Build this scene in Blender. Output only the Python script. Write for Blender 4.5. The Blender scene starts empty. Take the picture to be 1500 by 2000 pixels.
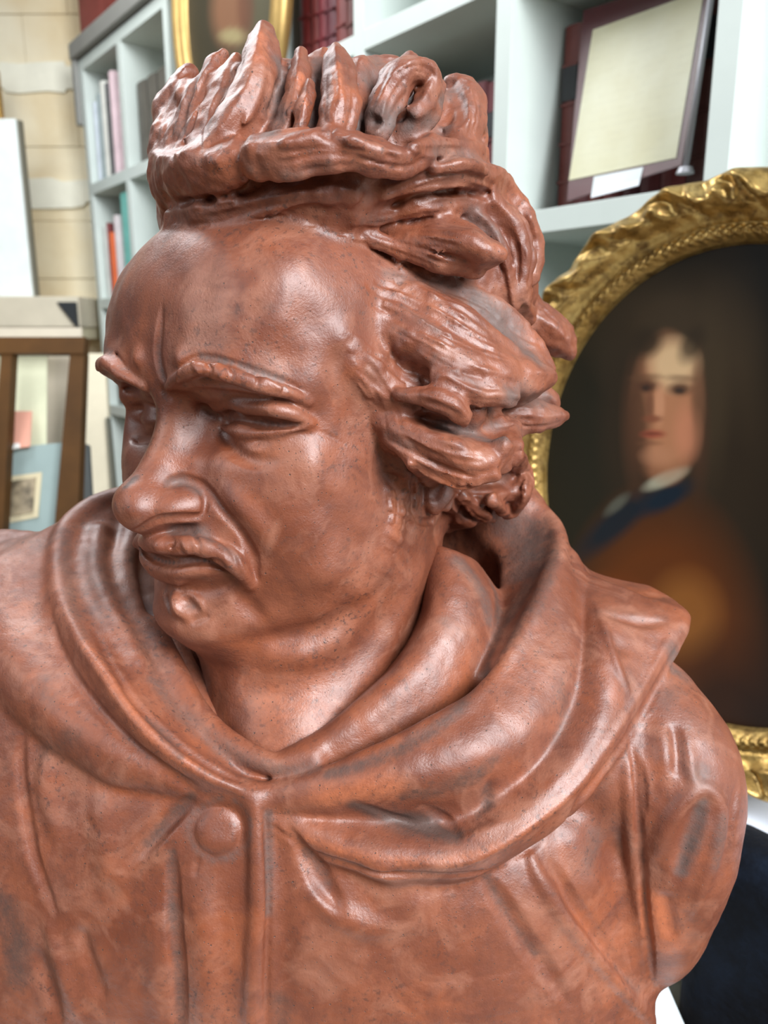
import bpy, bmesh, math, random
import numpy as np
from mathutils import Vector, Matrix

random.seed(7); RNG = np.random.default_rng(7)
SC = bpy.context.scene
COL = SC.collection

# ------------------------------------------------------------------ camera
TILT = math.radians(13.0)
FPX = 1500.0                                   # focal length in pixels of the 1500 x 2000 frame
CAM = np.array([0.0, 0.0, 1.40])
RIGHT = np.array([1.0, 0.0, 0.0])
FWD = np.array([0.0, math.cos(TILT), -math.sin(TILT)])
UPV = np.array([0.0, math.sin(TILT), math.cos(TILT)])
cd = bpy.data.cameras.new('camera'); cam = bpy.data.objects.new('camera', cd); COL.objects.link(cam)
cam.location = CAM; cam.rotation_euler = (math.pi/2 - TILT, 0, 0)
cd.sensor_fit = 'VERTICAL'; cd.sensor_height = 34.6; cd.lens = 34.6*FPX/2000.0
cd.clip_start = 0.02; cd.clip_end = 50
cd.dof.use_dof = True; cd.dof.focus_distance = 0.385; cd.dof.aperture_fstop = 9.0
SC.camera = cam

# ------------------------------------------------------------------ light and exposure
SC.view_settings.view_transform = 'Standard'; SC.view_settings.look = 'None'
SC.view_settings.gamma = 1.0; SC.view_settings.use_curve_mapping = False
SC.view_settings.exposure = 0.0
w = bpy.data.worlds.new('room_daylight'); SC.world = w; w.use_nodes = True
w.node_tree.nodes['Background'].inputs[0].default_value = (0.86, 0.92, 0.96, 1)
w.node_tree.nodes['Background'].inputs[1].default_value = 0.11
def area(name, loc, aim, sx, sy, power, col):
    l = bpy.data.lights.new(name, 'AREA'); l.shape = 'RECTANGLE'; l.size = sx; l.size_y = sy
    l.energy = power; l.color = col
    o = bpy.data.objects.new(name, l); COL.objects.link(o); o.location = loc
    o.rotation_euler = (Vector(aim) - Vector(loc)).to_track_quat('-Z', 'Y').to_euler()
    return o
area('window_daylight', (1.3, -1.3, 2.6), (0.0, 0.5, 1.25), 1.0, 1.6, 175, (0.93, 0.96, 1.0))
area('second_window_daylight', (-1.7, -0.6, 2.3), (0.2, 1.2, 1.4), 0.9, 1.6, 20, (0.92, 0.96, 1.0))
area('shelf_fill_light', (-1.0, 1.5, 2.95), (0.25, 1.6, 1.55), 1.0, 1.0, 40, (0.95, 0.97, 1.0))  # fill lamp added behind the bust to brighten bookcase and wall
# ------------------------------------------------------------------ modelling in clay: a small signed-distance sculpting kit
def P(px, py, d):
    "world point on the sight line of a pixel of the photograph, at depth d along the view axis"
    return CAM + d*(FWD + (px-750.0)/FPX*RIGHT + (1000.0-py)/FPX*UPV)

def px_of(p):
    q = np.asarray(p)-CAM; d = q@FWD; return 750+FPX*(q@RIGHT)/d, 1000-FPX*(q@UPV)/d, d

def smin(a, b, k):
    if k <= 0: return np.minimum(a, b)
    h = np.clip(0.5 + 0.5*(b-a)/k, 0, 1)
    return b*(1-h) + a*h - k*h*(1-h)
def smax(a, b, k): return -smin(-a, -b, k)

def spline(pts, step=0.003):
    "Catmull-Rom through rows of (x, y, z, r, ...), resampled"
    p = np.asarray(pts, float)
    if len(p) == 1: return p
    q = np.vstack([2*p[0]-p[1], p, 2*p[-1]-p[-2]])
    out = []
    for i in range(1, len(q)-2):
        n = max(2, int(math.ceil(np.linalg.norm(q[i+1,:3]-q[i,:3])/step)))
        t = np.arange(n)[:, None]/n
        a, b, c, d = q[i-1], q[i], q[i+1], q[i+2]
        out.append(0.5*((2*b) + (c-a)*t + (2*a-5*b+4*c-d)*t**2 + (3*b-a-3*c+d)*t**3))
    out.append(p[-1:])
    r = np.vstack(out); r[:, 3] = np.maximum(r[:, 3], 1e-4)
    return r

class Clay:
    def __init__(s, lo, hi, vox):
        s.lo = np.asarray(lo, float); s.v = vox
        s.n = np.ceil((np.asarray(hi)-s.lo)/vox).astype(int)+1
        s.g = np.full(s.n, 0.06, np.float32); s.lab = np.zeros(s.n, np.uint8)
    def win(s, lo, hi):
        a = np.clip(np.floor((np.asarray(lo)-s.lo)/s.v).astype(int), 0, s.n)
        b = np.clip(np.ceil((np.asarray(hi)-s.lo)/s.v).astype(int)+1, 0, s.n)
        if np.any(b <= a): return None
        ax = [(s.lo[i]+np.arange(a[i], b[i])*s.v).astype(np.float32) for i in range(3)]
        return tuple(slice(a[i], b[i]) for i in range(3)), ax[0][:,None,None], ax[1][None,:,None], ax[2][None,None,:]
    def put(s, sl, d, k, lab=None, op='add'):
        g = s.g[sl]
        if op == 'add':
            if lab is not None:
                L = s.lab[sl]; L[d < g] = lab
            s.g[sl] = smin(g, d.astype(np.float32), k)
        elif op == 'sub': s.g[sl] = smax(g, -d.astype(np.float32), k)
        elif op == 'and': s.g[sl] = smax(g, d.astype(np.float32), k)
    def ball(s, c, r, axes=None, k=0.01, lab=None, op='add'):
        c = np.asarray(c, float); r = np.asarray(r, float)*np.ones(3); m = r.max()+k+3*s.v
        wd = s.win(c-m, c+m)
        if wd is None: return
        sl, X, Y, Z = wd; X = X-c[0]; Y = Y-c[1]; Z = Z-c[2]
        A = np.eye(3) if axes is None else np.asarray(axes)
        k0 = 0; k1 = 0
        for i in range(3):
            u = (X*A[i,0]+Y*A[i,1]+Z*A[i,2]).astype(np.float32)
            k0 = k0+(u/r[i])**2; k1 = k1+(u/r[i]**2)**2
        k0 = np.sqrt(k0)+1e-6
        s.put(sl, k0*(k0-1)/(np.sqrt(k1)+1e-6), k, lab, op)
    def stroke(s, pts, k=0.004, lab=None, op='add', nrm=None, flat=1.0, crest=2.0, step=0.003):
        "tapered tube through pts; nrm+flat squash it along nrm; crest<2 sharpens the section to a ridge"
        p = spline(pts, step); m = p[:,3].max()*1.15+k+3*s.v
        wd = s.win(p[:,:3].min(0)-m, p[:,:3].max(0)+m)
        if wd is None: return
        sl0 = wd[0]; T = np.full(s.g[sl0].shape, 1.0, np.float32); base = np.array([q.start for q in sl0])
        for i in range(max(1, len(p)-1)):
            a = p[i]; b = p[min(i+1, len(p)-1)]; mm = max(a[3], b[3])*1.15+k+3*s.v
            w2 = s.win(np.minimum(a[:3], b[:3])-mm, np.maximum(a[:3], b[:3])+mm)
            if w2 is None: continue
            sl, X, Y, Z = w2
            ab = b[:3]-a[:3]; L2 = max(ab@ab, 1e-12); L = math.sqrt(L2)
            wx, wy, wz = X-a[0], Y-a[1], Z-a[2]
            t = np.clip((wx*ab[0]+wy*ab[1]+wz*ab[2])/L2, 0, 1).astype(np.float32)
            wx = wx-t*ab[0]; wy = wy-t*ab[1]; wz = wz-t*ab[2]
            d2 = wx*wx+wy*wy+wz*wz; r = a[3]+(b[3]-a[3])*t
            if nrm is not None:
                n = np.asarray(nrm, float); n = n-(n@ab)/L2*ab; n /= np.linalg.norm(n)+1e-9
                wn = wx*n[0]+wy*n[1]+wz*n[2]
                wn = np.abs(wn); ws = np.sqrt(np.maximum(d2-wn*wn, 0)); wn = wn*flat
                if crest < 2: d = ((wn+1e-6)**crest+(ws+1e-6)**crest)**(1/crest)-r
                else: d = np.sqrt(wn*wn+ws*ws)-r
                d = d*(0.9/flat if flat > 1 else 0.9)
            else: d = np.sqrt(d2)-r
            loc = tuple(slice(q.start-base[j], q.stop-base[j]) for j, q in enumerate(sl))
            T[loc] = np.minimum(T[loc], d)
        s.put(sl0, T, k, lab, op)
    def sheet(s, curves, r, k=0.004, lab=None, n=90, m=40, back=0.0):
        "thick cloth lofted through curves of (px, py, depth) rows; the listed points lie on its front"
        C = []
        for c in curves:
            p = np.array([list(P(*q[:3]))+[0.01] for q in c]); q = spline(p, 0.002)[:,:3]
            a = np.r_[0, np.cumsum(np.linalg.norm(np.diff(q, axis=0), axis=1))]; t = np.linspace(0, a[-1], n)
            C.append(np.column_stack([np.interp(t, a, q[:,i]) for i in range(3)]))
        C = np.array(C); S = []
        for j in range(n):
            p = np.column_stack([C[:,j], np.full(len(C), 0.01)]); q = spline(p, 0.001)[:,:3]
            a = np.r_[0, np.cumsum(np.linalg.norm(np.diff(q, axis=0), axis=1))]; t = np.linspace(0, a[-1], m)
            S.append(np.column_stack([np.interp(t, a, q[:,i]) for i in range(3)]))
        S = np.array(S); D = S-CAM; D /= np.linalg.norm(D, axis=-1, keepdims=True); S = (S+D*(r+back)).reshape(-1, 3)
        mg = r+k+3*s.v; wd = s.win(S.min(0)-mg, S.max(0)+mg); sl0 = wd[0]
        T = np.full(s.g[sl0].shape, 1.0, np.float32); base = np.array([q.start for q in sl0])
        for p in S:
            w2 = s.win(p-mg, p+mg)
            if w2 is None: continue
            sl, X, Y, Z = w2; loc = tuple(slice(q.start-base[i], q.stop-base[i]) for i, q in enumerate(sl))
            np.minimum(T[loc], np.sqrt((X-p[0])**2+(Y-p[1])**2+(Z-p[2])**2)-r, out=T[loc])
        s.put(sl0, T, k, lab)
    def brush(s, pts, h, prof='g', band=0.012, lab=None, step=0.003):
        "push the surface out (h>0) or in (h<0) along a path; rows are x, y, z, radius[, height factor]"
        p = np.asarray(pts, float)
        if p.shape[1] == 4: p = np.hstack([p, np.ones((len(p),1))])
        p = spline(p, step); m = p[:,3].max()*(1.6 if prof == 'g' else 1.0)+s.v
        wd = s.win(p[:,:3].min(0)-m, p[:,:3].max(0)+m)
        if wd is None: return
        sl, X, Y, Z = wd; g = s.g[sl]; idx = np.nonzero(np.abs(g) < band)
        if len(idx[0]) == 0: return
        x = X.ravel()[idx[0]]; y = Y.ravel()[idx[1]]; z = Z.ravel()[idx[2]]
        best = np.full(len(x), 9.0, np.float32); hf = np.ones(len(x), np.float32)
        for i in range(max(1, len(p)-1)):
            a = p[i]; b = p[min(i+1, len(p)-1)]; ab = b[:3]-a[:3]; L2 = max(ab@ab, 1e-12)
            t = np.clip(((x-a[0])*ab[0]+(y-a[1])*ab[1]+(z-a[2])*ab[2])/L2, 0, 1)
            d = np.sqrt((x-a[0]-t*ab[0])**2+(y-a[1]-t*ab[1])**2+(z-a[2]-t*ab[2])**2)/(a[3]+(b[3]-a[3])*t)
            u = d < best
            best = np.where(u, d, best); hf = np.where(u, a[4]+(b[4]-a[4])*t, hf)
        if prof == 'g': f = np.exp(-(best*1.4)**2)
        elif prof == 'c': f = np.clip(1-best, 0, 1); f = f*(0.6+0.4*f)
        elif prof == 's': f = np.clip(1-best, 0, 1)**2
        else: f = np.clip(1-best**2, 0, 1)**2
        dh = (h*f*hf)
        g[idx] -= dh
        if lab is not None:
            sel = f > 0.35; s.lab[sl][idx[0][sel], idx[1][sel], idx[2][sel]] = lab
    def refine(s):
        "double the resolution"
        for nm in ('g', 'lab'):
            a = getattr(s, nm)
            for ax in range(3):
                if nm == 'lab': a = np.repeat(a, 2, ax); a = np.delete(a, -1, ax) if False else a.take(np.arange(a.shape[ax]-1), ax)
                else:
                    sh = list(a.shape); sh[ax] = 2*sh[ax]-1; q = np.empty(sh, a.dtype)
                    i = [slice(None)]*3; j = [slice(None)]*3; p0 = [slice(None)]*3; p1 = [slice(None)]*3
                    i[ax] = slice(0,None,2); j[ax] = slice(1,None,2); p0[ax] = slice(0,-1); p1[ax] = slice(1,None)
                    q[tuple(i)] = a; q[tuple(j)] = 0.5*(a[tuple(p0)]+a[tuple(p1)]); a = q
            setattr(s, nm, a)
        s.v *= 0.5; s.n = np.array(s.g.shape)
    def rough(s, size, h, lab=None, lo=None, hi=None, seed=1):
        "uneven handling marks: smooth random lumps of the given size"
        rg = np.random.default_rng(seed); wd = s.win(s.lo if lo is None else lo, s.lo+s.n*s.v if hi is None else hi)
        sl, X, Y, Z = wd; g = s.g[sl]; m = np.abs(g) < 0.006
        if lab is not None: m &= np.isin(s.lab[sl], lab)
        I = np.nonzero(m); q = np.stack([X.ravel()[I[0]], Y.ravel()[I[1]], Z.ravel()[I[2]]], 1)-s.lo
        q = q/size; n = (np.ceil((s.n*s.v)/size)+3).astype(int); T = rg.uniform(-1, 1, n).astype(np.float32)
        i = np.floor(q).astype(int); f = q-i; f = f*f*(3-2*f); out = 0
        for a in (0,1):
            for b in (0,1):
                for c in (0,1):
                    out = out+(f[:,0] if a else 1-f[:,0])*(f[:,1] if b else 1-f[:,1])*(f[:,2] if c else 1-f[:,2])*T[i[:,0]+a, i[:,1]+b, i[:,2]+c]
        g[I] -= h*out
    def blur(s, lo, hi, it=1, lab=None):
        wd = s.win(lo, hi)
        if wd is None: return
        sl = wd[0]; g = s.g[sl].copy()
        for _ in range(it):
            for ax in range(3):
                q = g.copy(); i0 = [slice(None)]*3; i1 = [slice(None)]*3; i2 = [slice(None)]*3
                i0[ax] = slice(1,-1); i1[ax] = slice(0,-2); i2[ax] = slice(2,None)
                q[tuple(i0)] = 0.5*g[tuple(i0)]+0.25*(g[tuple(i1)]+g[tuple(i2)]); g = q
        i = tuple(slice(it, -it) for _ in range(3))
        s.g[sl][i] = g[i]
    def samp(s, pts):
        q = (np.asarray(pts)-s.lo)/s.v; i = np.clip(np.floor(q).astype(int), 0, s.n-2); f = np.clip(q-i, 0, 1)
        out = 0
        for a in (0,1):
            for b in (0,1):
                for c in (0,1):
                    wgt = (f[...,0] if a else 1-f[...,0])*(f[...,1] if b else 1-f[...,1])*(f[...,2] if c else 1-f[...,2])
                    out = out+wgt*s.g[i[...,0]+a, i[...,1]+b, i[...,2]+c]
        return out
    def grad(s, pts, e=0.002):
        n = np.stack([s.samp(pts+np.eye(3)[i]*e)-s.samp(pts-np.eye(3)[i]*e) for i in range(3)], -1)
        return n/(np.linalg.norm(n, axis=-1, keepdims=True)+1e-9)
    def cast(s, pix, z0=0.25, z1=0.70):
        "first surface point seen through each pixel (the nearest approach where the line misses)"
        zs = np.arange(z0, z1, 0.0012); pix = np.asarray(pix, float)
        D = FWD[None]+((pix[:,0]-750)/FPX)[:,None]*RIGHT+((1000-pix[:,1])/FPX)[:,None]*UPV
        pts = CAM+zs[None,:,None]*D[:,None,:]
        ins = np.all((pts > s.lo) & (pts < s.lo+(s.n-1)*s.v), -1)
        val = np.where(ins, s.samp(pts), 0.06)
        res = []
        for j in range(len(pix)):
            i = np.nonzero(val[j] < 0)[0]
            if len(i) and i[0] > 0:
                i = i[0]; t = val[j,i-1]/(val[j,i-1]-val[j,i]+1e-9); z = zs[i-1]+t*(zs[i]-zs[i-1])
            else: z = zs[np.argmin(val[j])]
            res.append(CAM+z*D[j])
        return np.array(res), D/np.linalg.norm(D, axis=1, keepdims=True)
    def on(s, rows, z0=0.25, z1=0.70, fade=False):
        "rows (px, py, radius_px[, lift_m[, height factor]]) -> rows (x, y, z, r[, hf]) lying on the surface, lifted towards the eye"
        pts, D = s.cast([r[:2] for r in rows], z0, z1); out = []
        for j, r in enumerate(rows):
            lift = r[3] if len(r) > 3 else 0.0
            dep = (pts[j]-CAM)@FWD
            q = list(pts[j]-D[j]*lift)+[r[2]*dep/FPX]
            if fade: q.append((r[4] if len(r) > 4 else 1.0)*(0.15 if len(rows) > 2 and j in (0, len(rows)-1) else 1.0))
            elif len(r) > 4: q.append(r[4])
            out.append(q)
        return np.array(out)
    def mesh(s):
        "surface nets -> vertices, quads, vertex labels"
        g = s.g
        for ax in range(3):
            i = [slice(None)]*3
            for k in (0, -1): i[ax] = k; g[tuple(i)] = s.v
        ins = g < 0
        c = np.zeros(np.array(g.shape)-1, np.uint8)
        for a in (0,1):
            for b in (0,1):
                for d in (0,1):
                    c += ins[a:g.shape[0]-1+a, b:g.shape[1]-1+b, d:g.shape[2]-1+d]
        act = (c > 0) & (c < 8); I = np.argwhere(act); nid = np.full(act.shape, -1, np.int32); nid[act] = np.arange(len(I))
        cor = np.array([(a,b,d) for a in (0,1) for b in (0,1) for d in (0,1)])
        val = np.stack([g[I[:,0]+q[0], I[:,1]+q[1], I[:,2]+q[2]] for q in cor], 1)
        acc = np.zeros((len(I),3)); cnt = np.zeros(len(I))
        for i in range(8):
            for j in range(i+1, 8):
                if np.abs(cor[i]-cor[j]).sum() != 1: continue
                m = (val[:,i] < 0) != (val[:,j] < 0)
                t = val[:,i]/(val[:,i]-val[:,j]+1e-12)
                pt = cor[i]+t[:,None]*(cor[j]-cor[i]); acc[m] += pt[m]; cnt[m] += 1
        V = s.lo+(I+acc/cnt[:,None])*s.v
        F = []
        for ax in range(3):
            o = [(1,2),(2,0),(0,1)][ax]
            a = ins; sl0 = [slice(None)]*3; sl1 = [slice(None)]*3; sl0[ax] = slice(0,-1); sl1[ax] = slice(1,None)
            E = np.argwhere(a[tuple(sl0)] != a[tuple(sl1)])
            sh = np.array(act.shape)
            ok = np.all([(E[:,k] > 0) & (E[:,k] < sh[k]) for k in o], 0) & (E[:,ax] < sh[ax])
            E = E[ok]; sg = a[tuple(E.T)]
            e1 = np.zeros(3,int); e1[o[0]] = 1; e2 = np.zeros(3,int); e2[o[1]] = 1
            q = np.stack([nid[tuple((E-e1-e2).T)], nid[tuple((E-e2).T)], nid[tuple(E.T)], nid[tuple((E-e1).T)]], 1)
            q[~sg] = q[~sg][:, ::-1]
            F.append(q)
        F = np.vstack(F); F = F[np.all(F >= 0, 1)]
        vl = s.lab[tuple(np.clip(np.round(I+acc/cnt[:,None]).astype(int), 0, s.n-1).T)]
        return V, F, vl
def vnormals(V, F):
    n = np.cross(V[F[:,2]]-V[F[:,0]], V[F[:,3]]-V[F[:,1]]); out = np.zeros_like(V)
    for i in range(4):
        for a in range(3): out[:,a] += np.bincount(F[:,i], n[:,a], len(V))
    return out/(np.linalg.norm(out, axis=1, keepdims=True)+1e-12)
def clay_object(name, V, F, N, mat, parent=None, stain_shade=None):
    "link the used part of V/F as one mesh object with smooth custom normals and a painted stain attribute"
    use = np.unique(F); mp = np.full(len(V), -1, np.int64); mp[use] = np.arange(len(use))
    v = V[use].astype(np.float32); f = mp[F].astype(np.int32)
    me = bpy.data.meshes.new(name); me.vertices.add(len(v)); me.vertices.foreach_set('co', v.ravel())
    me.loops.add(f.size); me.loops.foreach_set('vertex_index', f.ravel())
    me.polygons.add(len(f)); me.polygons.foreach_set('loop_start', np.arange(0, f.size, 4, dtype=np.int32))
    me.polygons.foreach_set('use_smooth', np.ones(len(f), bool))
    me.update(calc_edges=True); me.validate()
    me.normals_split_custom_set_from_vertices(N[use].tolist())
    if stain_shade is not None:
        at = me.color_attributes.new('stain_shade', 'FLOAT_COLOR', 'POINT')
        c = np.ones((len(use),4), np.float32); c[:,:3] = stain_shade[use]; at.data.foreach_set('color', c.ravel())
    me.materials.append(mat)
    o = bpy.data.objects.new(name, me); COL.objects.link(o)
    if parent is not None: o.parent = parent
    return o
# ------------------------------------------------------------------ materials
def nt(name):
    m = bpy.data.materials.new(name); m.use_nodes = True; t = m.node_tree
    return m, t, t.nodes['Principled BSDF']
def N_(t, typ, **kw):
    n = t.nodes.new(typ)
    for k, v in kw.items():
        if k.startswith('i_'):
            key = k[2:]; key = int(key) if key.isdigit() else key.replace('_', ' ')
            n.inputs[key].default_value = v
        else: setattr(n, k, v)
    return n
def ramp(t, src, stops, interp='LINEAR'):
    r = t.nodes.new('ShaderNodeValToRGB'); r.color_ramp.interpolation = interp; e = r.color_ramp.elements
    while len(e) < len(stops): e.new(0.5)
    for q, (p, c) in zip(e, stops): q.position = p; q.color = (c, c, c, 1) if isinstance(c, (int, float)) else (*c, 1)
    t.links.new(src, r.inputs[0]); return r.outputs[0]
def mix(t, fac, a, b, mode='MIX'):
    n = t.nodes.new('ShaderNodeMix'); n.data_type = 'RGBA'; n.blend_type = mode
    for i, v in ((0, fac), (6, a), (7, b)):
        if isinstance(v, (int, float)): n.inputs[i].default_value = v
        elif isinstance(v, tuple): n.inputs[i].default_value = (*v, 1)
        else: t.links.new(v, n.inputs[i])
    return n.outputs[2]
def math_(t, op, a, b):
    n = t.nodes.new('ShaderNodeMath'); n.operation = op
    for i, v in ((0, a), (1, b)):
        if isinstance(v, (int, float)): n.inputs[i].default_value = v
        else: t.links.new(v, n.inputs[i])
    return n.outputs[0]
def noise(t, co, scale, detail=4, rough=0.6, dist=0.0):
    n = N_(t, 'ShaderNodeTexNoise', i_Scale=scale, i_Detail=detail, i_Roughness=rough, i_Distortion=dist)
    t.links.new(co, n.inputs['Vector']); return n.outputs['Fac']
def bump(t, bs, h, strength, dist):
    b = N_(t, 'ShaderNodeBump', i_Strength=strength, i_Distance=dist); t.links.new(h, b.inputs['Height'])
    t.links.new(b.outputs[0], bs.inputs['Normal'])
def plain(name, col, rough=0.6, metal=0.0, var=0.06, scale=12.0, bmp=0.0, spec=0.5):
    "a painted or plain surface with a little uneven tone"
    m, t, b = nt(name); co = N_(t, 'ShaderNodeTexCoord').outputs['Object']
    n = noise(t, co, scale)
    c = mix(t, ramp(t, n, [(0.3, 0.0), (0.7, 1.0)]), tuple(x*(1-var) for x in col), tuple(min(1, x*(1+var)) for x in col))
    t.links.new(c, b.inputs['Base Color']); b.inputs['Roughness'].default_value = rough; b.inputs['Metallic'].default_value = metal
    b.inputs['Specular IOR Level'].default_value = spec
    if bmp: bump(t, b, noise(t, co, scale*8), bmp, 0.002)
    return m

def terracotta():
    m, t, b = nt('terracotta'); co = N_(t, 'ShaderNodeTexCoord').outputs['Object']
    big = noise(t, co, 14, 5, 0.62); mid = noise(t, co, 55, 5, 0.68, 0.4); fin = noise(t, co, 420, 3, 0.7)
    at = N_(t, 'ShaderNodeAttribute', attribute_name='stain_shade')
    sep = N_(t, 'ShaderNodeSeparateColor'); t.links.new(at.outputs['Color'], sep.inputs[0])
    c = mix(t, ramp(t, big, [(0.32, 0.0), (0.68, 1.0)]), (0.135, 0.034, 0.0145), (0.245, 0.078, 0.039))
    c = mix(t, ramp(t, mid, [(0.40, 0.0), (0.68, 0.75)]), c, (0.105, 0.027, 0.013))
    c = mix(t, ramp(t, noise(t, co, 33, 4, 0.6, 0.8), [(0.50, 0.0), (0.70, 0.60)]), c, (0.32, 0.135, 0.083))
    # wear to bare orange clay, grey dust, dark patina with painted shade: each breaks up with its own grain
    def grainy(ch, lo, hi):
        g = math_(t, 'ADD', sep.outputs[ch], math_(t, 'MULTIPLY', math_(t, 'SUBTRACT', noise(t, co, 95, 6, 0.75), 0.5), 1.1))
        g = math_(t, 'ADD', g, math_(t, 'MULTIPLY', math_(t, 'SUBTRACT', fin, 0.5), 0.6))
        g = ramp(t, g, [(lo, 0.0), (hi, 1.0)])
        return math_(t, 'MULTIPLY', g, math_(t, 'MINIMUM', math_(t, 'MULTIPLY', sep.outputs[ch], 2.0), 1.0))
    c = mix(t, ramp(t, noise(t, co, 22, 4, 0.65, 0.5), [(0.54, 0.0), (0.74, 0.6)]), c, (0.31, 0.082, 0.028))
    c = mix(t, math_(t, 'MULTIPLY', grainy(2, 0.3, 0.9), 0.7), c, (0.42, 0.125, 0.052))
    c = mix(t, math_(t, 'MULTIPLY', grainy(1, 0.18, 0.95), 0.80), c, (0.085, 0.062, 0.054))
    c = mix(t, math_(t, 'MULTIPLY', grainy(0, 0.24, 0.95), 0.9), c, (0.060, 0.032, 0.024))
    # scattered dark pits and hair-fine specks
    def pits(scale, r, thr):
        v = N_(t, 'ShaderNodeTexVoronoi', i_Scale=scale, i_Randomness=1.0); t.links.new(co, v.inputs['Vector'])
        d = ramp(t, v.outputs['Distance'], [(r*0.6, 1.0), (r, 0.0)])
        s = N_(t, 'ShaderNodeSeparateColor'); t.links.new(v.outputs['Color'], s.inputs[0])
        return math_(t, 'MULTIPLY', d, ramp(t, s.outputs[0], [(thr, 1.0), (thr+0.02, 0.0)]))
    p = math_(t, 'MAXIMUM', pits(210, 0.11, 0.22), pits(480, 0.17, 0.25))
    sp = math_(t, 'MULTIPLY', ramp(t, noise(t, co, 300, 3, 0.65), [(0.56, 0.0), (0.66, 1.0)]), ramp(t, noise(t, co, 17, 4, 0.6), [(0.42, 0.06), (0.66, 0.85)]))
    c = mix(t, sp, c, (0.060, 0.026, 0.019))
    c = mix(t, math_(t, 'MULTIPLY', p, 0.85), c, (0.045, 0.028, 0.022))
    t.links.new(c, b.inputs['Base Color'])
    t.links.new(math_(t, 'ADD', ramp(t, mid, [(0.3, 0.40), (0.7, 0.55)]), math_(t, 'MULTIPLY', math_(t, 'ADD', sep.outputs[0], sep.outputs[1]), 0.28)), b.inputs['Roughness'])
    b.inputs['Specular IOR Level'].default_value = 0.55; b.inputs['Coat Weight'].default_value = 0.22; b.inputs['Coat Roughness'].default_value = 0.42
    h = math_(t, 'ADD', math_(t, 'MULTIPLY', fin, 0.25), math_(t, 'MULTIPLY', mid, 0.6))
    h = math_(t, 'SUBTRACT', h, math_(t, 'MULTIPLY', p, 0.5))
    h = math_(t, 'ADD', h, math_(t, 'MULTIPLY', noise(t, co, 900, 2, 0.6), 0.22))
    bump(t, b, h, 0.5, 0.0016)
    return m
CLAY = terracotta()
# ------------------------------------------------------------------ scene helpers
def link(name, me, mat, parent=None):
    if mat is not None: me.materials.append(mat)
    o = bpy.data.objects.new(name, me); COL.objects.link(o)
    if parent is not None: o.parent = parent
    return o
def tag(o, label=None, cat=None, group=None, kind=None):
    for k, v in (('label', label), ('category', cat), ('group', group), ('kind', kind)):
        if v: o[k] = v
    return o
def thing(name, label, cat, loc=(0,0,0), rz=0.0, group=None, rx=0.0):
    o = bpy.data.objects.new(name, None); COL.objects.link(o); o.location = loc; o.rotation_euler = (rx, 0, rz)
    return tag(o, label, cat, group)
def bx(bm, x0, x1, y0, y1, z0, z1, bev=0.0):
    r = bmesh.ops.create_cube(bm, size=1.0)['verts']
    for v in r: v.co = ((x0+x1)/2+v.co.x*(x1-x0), (y0+y1)/2+v.co.y*(y1-y0), (z0+z1)/2+v.co.z*(z1-z0))
    if bev: bmesh.ops.bevel(bm, geom=list({e for v in r for e in v.link_edges}), offset=bev, segments=2, profile=0.6, affect='EDGES')
def from_bm(name, bm, mat, parent=None, smooth=False):
    bmesh.ops.recalc_face_normals(bm, faces=bm.faces)
    me = bpy.data.meshes.new(name); bm.to_mesh(me); bm.free()
    if smooth: me.polygons.foreach_set('use_smooth', np.ones(len(me.polygons), bool))
    return link(name, me, mat, parent)
def box(name, x0, x1, y0, y1, z0, z1, mat, parent=None, bev=0.0):
    bm = bmesh.new(); bx(bm, x0, x1, y0, y1, z0, z1, bev); return from_bm(name, bm, mat, parent)
def slab(name, corners, thick, mat, parent=None):
    "plate with the given four front corners (world), thick metres deep away from the eye"
    c = [np.asarray(q, float) for q in corners]; n = np.cross(c[1]-c[0], c[3]-c[0]); n /= np.linalg.norm(n)
    if n @ (c[0]-CAM) < 0: n = -n
    bm = bmesh.new(); v = [bm.verts.new(q) for q in c]+[bm.verts.new(q+n*thick) for q in c]
    for f in ((0,1,2,3),(7,6,5,4),(0,4,5,1),(1,5,6,2),(2,6,7,3),(3,7,4,0)): bm.faces.new([v[i] for i in f])
    return from_bm(name, bm, mat, parent)

# ------------------------------------------------------------------ setting
SA = math.radians(51); NS = np.array([math.sin(SA), math.cos(SA), 0]); US = np.array([-math.cos(SA), math.sin(SA), 0])
def W(s, e, z): return (1.0+e)*NS+s*US+np.array([0,0,z])
WHITE = plain('white_paint', (0.54,0.60,0.56), 0.45, var=0.03)
GREYP = plain('grey_paint', (0.23,0.23,0.21), 0.6)
def wall_mat():
    m, t, b = nt('limestone'); co = N_(t, 'ShaderNodeTexCoord').outputs['Object']
    c = mix(t, ramp(t, noise(t, co, 3.2, 5, 0.6), [(0.35,0.0),(0.65,1.0)]), (0.68,0.54,0.32), (0.78,0.67,0.45))
    c = mix(t, ramp(t, noise(t, co, 1.7, 3, 0.5), [(0.5,0.0),(0.62,0.8)]), c, (0.82,0.76,0.58))
    t.links.new(c, b.inputs['Base Color']); b.inputs['Roughness'].default_value = 0.9
    bump(t, b, noise(t, co, 30, 6, 0.7), 0.4, 0.01); return m
STONE = wall_mat(); PLASTER = plain('plaster', (0.80,0.78,0.64), 0.9, bmp=0.3); MORTAR = plain('mortar', (0.70,0.60,0.42), 0.95)
FLOORM = plain('oak_boards', (0.28,0.17,0.09), 0.5, bmp=0.2)
tag(box('floor', -3.2, 3.0, -2.6, 3.4, -0.05, 0.0, FLOORM), kind='structure')
wb = tag(box('wall_back', -3.2, 0.6, 3.12, 3.32, 0.0, 3.1, MORTAR), kind='structure')
rg = random.Random(3); zc = 0.0; row = 0
blockmesh = {}
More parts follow.
